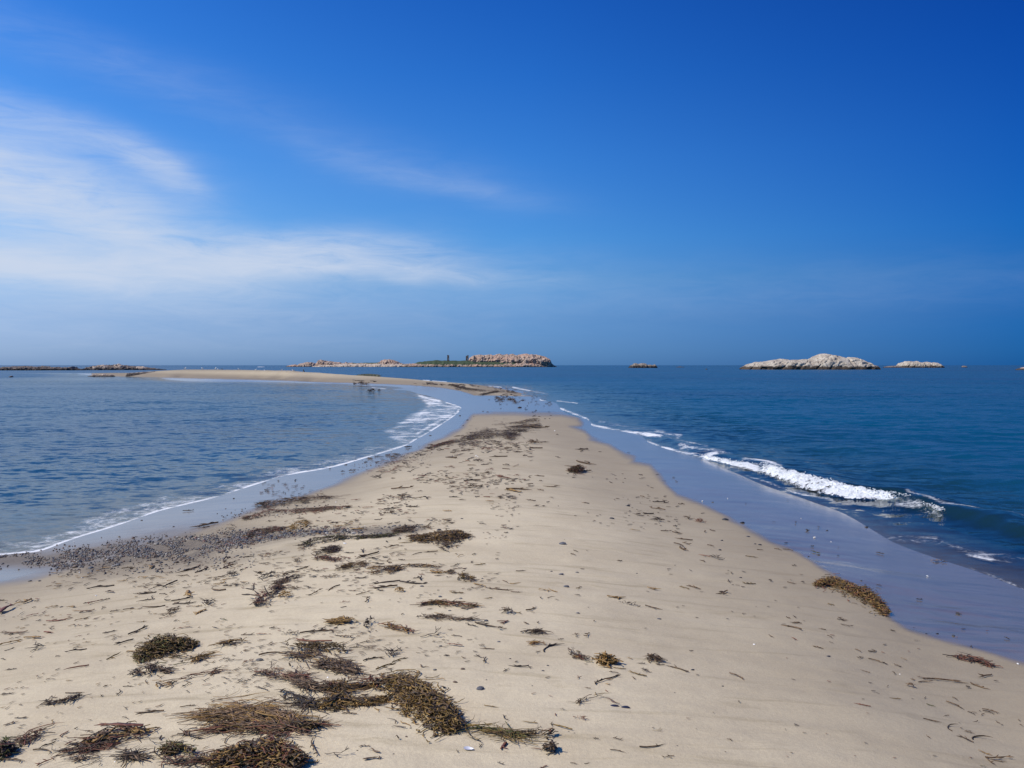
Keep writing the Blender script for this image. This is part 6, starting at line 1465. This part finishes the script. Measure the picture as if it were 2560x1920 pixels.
# outliers below the band and further stones along the wrack lines
for i in range(360):
    px = cr.uniform(120, 640); cpx.append(px); cpy.append(cr.uniform(1400, 1445) - px * .03)
for i in range(200):
    u_ = cr.random(); cpx.append(640 + u_ * 230 + cr.uniform(-110, 0)); cpy.append(1290 - u_ * 25 + cr.gauss(0, 8))
for i in range(240):
    u_ = cr.random(); cpx.append(880 + u_ * 200); cpy.append(1172 - u_ * 40 + cr.gauss(0, 9))
cx_, cy_, cz_ = gpx_many(cpx, cpy)
rad = np.array([(.006 + .011 * cr.random() ** 1.6) * (1.0 + .6 * (cr.random() < .06)) for _ in cpx])
cdist = np.hypot(cx_, cy_)
inband = [i for i in range(5600) if cz_[i] > .0]
order = sorted(inband, key=lambda i: -rad[i] / cdist[i])
pick = set(order[:200])
for i in pick:
    ci = cr.choice([0, 1, 2, 2, 3, 0, 2, 5, 5, 0, 1, 2, 3, 5, 4] if cr.random() < .5 else [0, 2, 5, 1])
    o = link('cobble', cr.choice(SMESH[ci]))
    r_ = rad[i] * 1.25
    o.location = (cx_[i], cy_[i], max(cz_[i], 0) + r_ * .12); o.scale = (r_, r_, r_ * cr.uniform(.8, 1.2)); o.rotation_euler = (cr.uniform(-.4, .4), cr.uniform(-.4, .4), cr.uniform(0, 6.28))
    zx = 'far left end' if cpx[i] < 130 else 'left part' if cpx[i] < 300 else 'middle' if cpx[i] < 500 else 'right part' if cpx[i] < 700 else 'tail start' if cpx[i] < 800 else 'tail middle' if cpx[i] < 930 else 'tail end'
    ym = np.interp(cpx[i], [c[0] for c in COB], [c[1] for c in COB])
    zy = 'upper edge' if cpy[i] < ym - 12 else 'lower edge' if cpy[i] > ym + 12 else 'centre'
    tag(o, f'{SNAME[ci]} cobble at the {zy} of the stony band, {zx}', 'cobble', 'cobbles of the stony band')
ico = boulder_mesh('tmp', 5, SM[0], 1, (1, .75, .6))
iv = np.array([v.co[:] for v in ico.vertices]); if_ = np.array([p_.vertices[:] for p_ in ico.polygons])
V_, F__, M_ = [], [], []
k = 0
for i in range(len(cpx)):
    if i in pick or cz_[i] < .0: continue
    a = cr.uniform(0, 6.28); ca, sa = math.cos(a), math.sin(a); r_ = rad[i] * (1 if i < 5600 else .95)
    sc = np.array([cr.uniform(.8, 1.3), cr.uniform(.8, 1.2), cr.uniform(.7, 1.2)]) * r_
    v = iv * sc
    V_.append(np.stack([v[:, 0] * ca - v[:, 1] * sa + cx_[i], v[:, 0] * sa + v[:, 1] * ca + cy_[i], v[:, 2] + cz_[i] + r_ * .10], 1))
    F__.append(if_ + k); M_.append(np.full(len(if_), cr.choice([0, 1, 2, 2, 3, 0, 2, 5, 5, 0, 1, 2, 3, 5, 4] if cr.random() < .5 else [0, 2, 5, 1]))); k += len(iv)
ob = link('shingle', mesh_np('shingle', np.vstack(V_), np.vstack(F__), SM, True, np.concatenate(M_)))
tag(ob, 'small mixed stones packed in a band beside the left shallows', 'shingle', kind='stuff')

# ---- shells
m, t, out = new_mat('shell_white'); principled(t, out, (.78, .76, .72), .35); SHW = m
m, t, out = new_mat('shell_blue_black'); principled(t, out, (.022, .022, .038), .3, spec=.6); SHB = m
m, t, out = new_mat('shell_nacre'); principled(t, out, (.50, .50, .56), .3, spec=.6); SHN = m


def valve(name, mat_out, mat_in, parent=None, up=False, asp=.5):
    """one cupped mussel valve, unit length"""
    n, k = 20, 7; V = []
    for layer in (0, 1):
        for i in range(k):
            rr_ = i / (k - 1)
            for j in range(n):
                a = 2 * math.pi * j / n
                x = math.cos(a) * .5 * (1 - .0 * rr_); y = math.sin(a) * asp * .5 * (1 - .35 * math.cos(a))
                z = (1 - rr_ ** 2) * (.17 if layer == 0 else .145)
                V.append((x * rr_ + .12 * (1 - rr_), y * rr_, -z if up else z))
    Fq = []; mi = []
    for layer in (0, 1):
        b = layer * n * k
        for i in range(k - 1):
            for j in range(n):
                q = (b + i * n + j, b + i * n + (j + 1) % n, b + (i + 1) * n + (j + 1) % n, b + (i + 1) * n + j)
                Fq.append(q if layer == 0 else q[::-1]); mi.append(layer)
    me_ = mesh_np(name, V, Fq, [mat_out, mat_in], True, mi)
    return link(name, me_, parent)


def mussel(org, x, y, Lp, rot, label, openv=False, gap=0):
    px, py = org[0] + x * .2893, org[1] + y * .2893; g_ = gpx(px, py); dist = math.hypot(g_[0], g_[1]); L_ = Lp * .2893 / F * dist
    root = empty('mussel_shell', (g_[0], g_[1], g_[2])); root.rotation_euler = (0, 0, rot)
    a = valve('valve', SHB, SHN, root, openv); a.scale = (L_, L_, L_); a.location = (-L_ * .5 * gap, 0, L_ * (.17 if openv else .02)); a.rotation_euler = (.2, .05, .15)
    if gap:
        b = valve('valve', SHB, SHN, root, False); b.scale = (L_ * .95,) * 3; b.location = (L_ * .5 * gap, -.1 * L_, L_ * .02); b.rotation_euler = (-.15, 0, -.2)
    tag(root, label, 'mussel shell')


mussel(B_, 1838, 1157, 90, -.3, 'open mussel shell showing its white inside, below the ropy tail of weed', True)
mussel(C_, 935, 785, 90, -.15, 'pair of blackish mussel shells lying hinge to hinge on bare sand', False, 1.05)
mussel(B_, 690, 106, 40, .1, 'small mussel shell above the long dark stick', False)
shm = boulder_mesh('shell_chip', 8, SHW, 1, (1, .7, .35))
for (org, x, y, rp, lab) in [((840, 940), 1210, 692, 9, 'two or three white shell chips in a cluster on the crest of the near sand'), ((840, 940), 1225, 700, 8, None), ((840, 940), 1890, 475, 8, 'single bright white shell on sand beyond the bushy weed clump'),
                              (G_, 1645, 47, 11, 'bright white shell at the wet line beside two black specks'), (G_, 1863, 22, 6, None), (H_, 403, 362, 15, 'white shell lying on the wet sand above the rockweed rope'), (H_, 545, 396, 6, None), (H_, 285, 195, 5, None),
                              (E_, 712, 708, 10, 'upright white shell chip below the cobble band'), (E_, 687, 662, 7, None), (E_, 830, 863, 9, 'pale yellow white shell chip on the left flank'), (F_, 315, 620, 8, None), (F_, 768, 415, 16, 'white shell caught in weed strands'),
                              (C_, 2092, 248, 11, 'white shell speck alone on the right-hand sand'), (D_, 1140, 505, 7, None), (D_, 2160, 418, 14, 'white shell at the wet line by the right edge'), (H_, 1378, 695, 10, 'pale shell on the wet sand at right'),
                              (E_, 640, 398, 6, None), (E_, 1975, 450, 9, None), (F_, 690, 55, 7, None), (F_, 480, 108, 7, None), (F_, 940, 262, 8, None), (F_, 768, 350, 7, None), (B_, 620, 535, 12, 'small white shell inside the purple brown mat'), (A_, 992, 1262, 8, None)]:
    px, py = org[0] + x * .2893, org[1] + y * .2893; g_ = gpx(px, py); dist = math.hypot(g_[0], g_[1]); r_ = rp * .2893 / F * dist
    o = link('shell_chip', shm); o.location = (g_[0], g_[1], g_[2] + r_ * .35); o.scale = (r_,) * 3; o.rotation_euler = (sr.uniform(-.3, .3), sr.uniform(-.3, .3), sr.uniform(0, 6))
    if lab: tag(o, lab, 'shell')
    else: tag(o, 'tiny white shell chip, ' + relpos(px, py), 'shell', 'tiny white shell chips')

# ---- birds on the far bar
m, t, out = new_mat('gull_white'); principled(t, out, (.80, .80, .80), .7); GW = m
m, t, out = new_mat('gull_grey'); principled(t, out, (.22, .24, .27), .7); GG = m
m, t, out = new_mat('bird_black'); principled(t, out, (.02, .02, .022), .6); GB = m
m, t, out = new_mat('bill_yellow'); principled(t, out, (.6, .38, .04), .5); GY = m


def bird_parts(body_m, wing_m, name):
    """standing bird, 1 unit tall, facing +x"""
    prof = [(-.62, .50, .02), (-.45, .52, .07), (-.2, .52, .15), (.05, .55, .18), (.22, .62, .15), (.30, .72, .095), (.34, .82, .085), (.38, .90, .092), (.46, .91, .06), (.50, .90, .02)]
    n = 10; V = []
    for i, (x, z, r_) in enumerate(prof):
        for j in range(n):
            a = 2 * math.pi * j / n; tl = .55 if 3 <= i <= 6 else 0
            V.append((x - math.sin(a) * r_ * tl, math.cos(a) * r_ * .85, z + math.sin(a) * r_))
    body = mesh_np('body', V, [(i * n + j, i * n + (j + 1) % n, (i + 1) * n + (j + 1) % n, (i + 1) * n + j) for i in range(len(prof) - 1) for j in range(n)], [body_m])
    parts = [('body', body)]
    for sgn in (-1, 1):
        P = [(.18, .66, .05), (.0, .64, .09), (-.25, .58, .09), (-.5, .53, .05), (-.78, .50, .01)]; V = []
        for (x, z, h) in P:
            for (yy, zz) in ((.135, h), (.175, 0), (.135, -h), (.10, 0)): V.append((x, sgn * yy * (1 - .3 * abs(x)), z + zz))
        parts.append(('wing', mesh_np('wing', V, [(i * 4 + j, i * 4 + (j + 1) % 4, (i + 1) * 4 + (j + 1) % 4, (i + 1) * 4 + j) for i in range(4) for j in range(4)], [wing_m])))
        V = []
        for z in (0, .38):
            for j in range(5): V.append((.02 + .016 * math.cos(j * 1.2566), sgn * .06 + .016 * math.sin(j * 1.2566), z))
        parts.append(('leg', mesh_np('leg', V, [(j, (j + 1) % 5, 5 + (j + 1) % 5, 5 + j) for j in range(5)], [GY])))
    V = [(.49, -.02, .885), (.49, .02, .885), (.49, 0, .925), (.62, 0, .875)]
    parts.append(('bill', mesh_np('bill', V, [(0, 1, 3), (1, 2, 3), (2, 0, 3), (0, 2, 1)], [GY])))
    return parts


GP = bird_parts(GW, GG, 'gull'); BP_ = bird_parts(GB, GB, 'cormorant')
br_ = random.Random(4)


def bird(name, parts, px, pyb, hpx, label, group=None, upright=0, cat='gull'):
    z = None
    # stand on the crest of the bar below that pixel
    yy = np.linspace(90, 215, 400); xx = (px - 1280) / F * yy
    zz = ground(xx, yy); _, pp = project(xx, yy, zz)
    i = int(np.argmin(np.abs(pp - max(pyb, pp[(zz > .3)].min() if (zz > .3).any() else pyb) - 0) + (zz < .15) * 50))
    root = empty(name, (xx[i], yy[i], zz[i] - .01)); s_ = hpx / F * yy[i]
    root.scale = (s_,) * 3; root.rotation_euler = (0, -upright, br_.choice([0, math.pi]) + br_.uniform(-.7, .7))
    for nm, me_ in parts: link(nm, me_, root)
    tag(root, label, cat, group)


GULLS = [(463, 923, 5.5), (506, 923, 5), (539, 923, 5.5), (545, 925, 4), (597, 925, 4.5), (639, 927, 4.5), (662, 929, 4.5), (704, 927.5, 4.5), (706, 929.5, 4), (716, 929.5, 3.5), (733, 929.8, 6), (640 + 78, 929, 3)]
for (px, pyb, h) in GULLS:
    bird('gull', GP, px, pyb, h * 1.15, 'white gull on the crest of the far sand bar', 'gulls on the far sand bar')
bird('goose', BP_, 555, 925, 4.5, 'dark bird crouching among the white gulls on the far sand bar', cat='bird')
bird('cormorant', BP_, 757, 930, 7.5, 'upright black bird standing at the right end of the row of gulls', upright=.75, cat='bird')
bird('bird', BP_, 737, 930, 3.5, 'dark bird close behind a gull near the upright black bird', cat='bird')

# weed breaking the surface of the bay
for (px, py, w_) in ((922, 979, 6), (931, 977.5, 7), (948, 977, 4)):
    x, y = hit(px, py, 0)
    o = link('floating_weed', DR.choice(TM['clod', 'k'])); s_ = w_ * 2.2 / F * y
    o.location = (x, y, -.02); o.scale = (s_, s_ * 1.4, s_ * 1.6)
    tag(o, 'black clump of weed breaking the surface in the far corner of the bay', 'seaweed', 'weed clumps breaking the surface of the bay')

# look-alikes next to the same landmark: say which one, from left to right
ORD = ['leftmost', 'second from left', 'third from left', 'fourth from left', 'fifth from left', 'sixth from left', 'seventh from left', 'eighth from left', 'ninth from left', 'tenth from left', 'eleventh from left', 'twelfth from left']
seen = {}
for o in list(COL.objects):
    if o.parent is None and 'label' in o and 'group' in o: seen.setdefault(o['label'], []).append(o)
for lab, os_ in seen.items():
    if 1 < len(os_) <= len(ORD):
        os_.sort(key=lambda o_: o_.location.x / max(o_.location.y, 1))
        for i, o in enumerate(os_):
            w_ = (ORD if len(os_) > 3 else ['left one', 'right one'] if len(os_) == 2 else ['left one', 'middle one', 'right one'])[i]
            o['label'] = lab + ', ' + w_
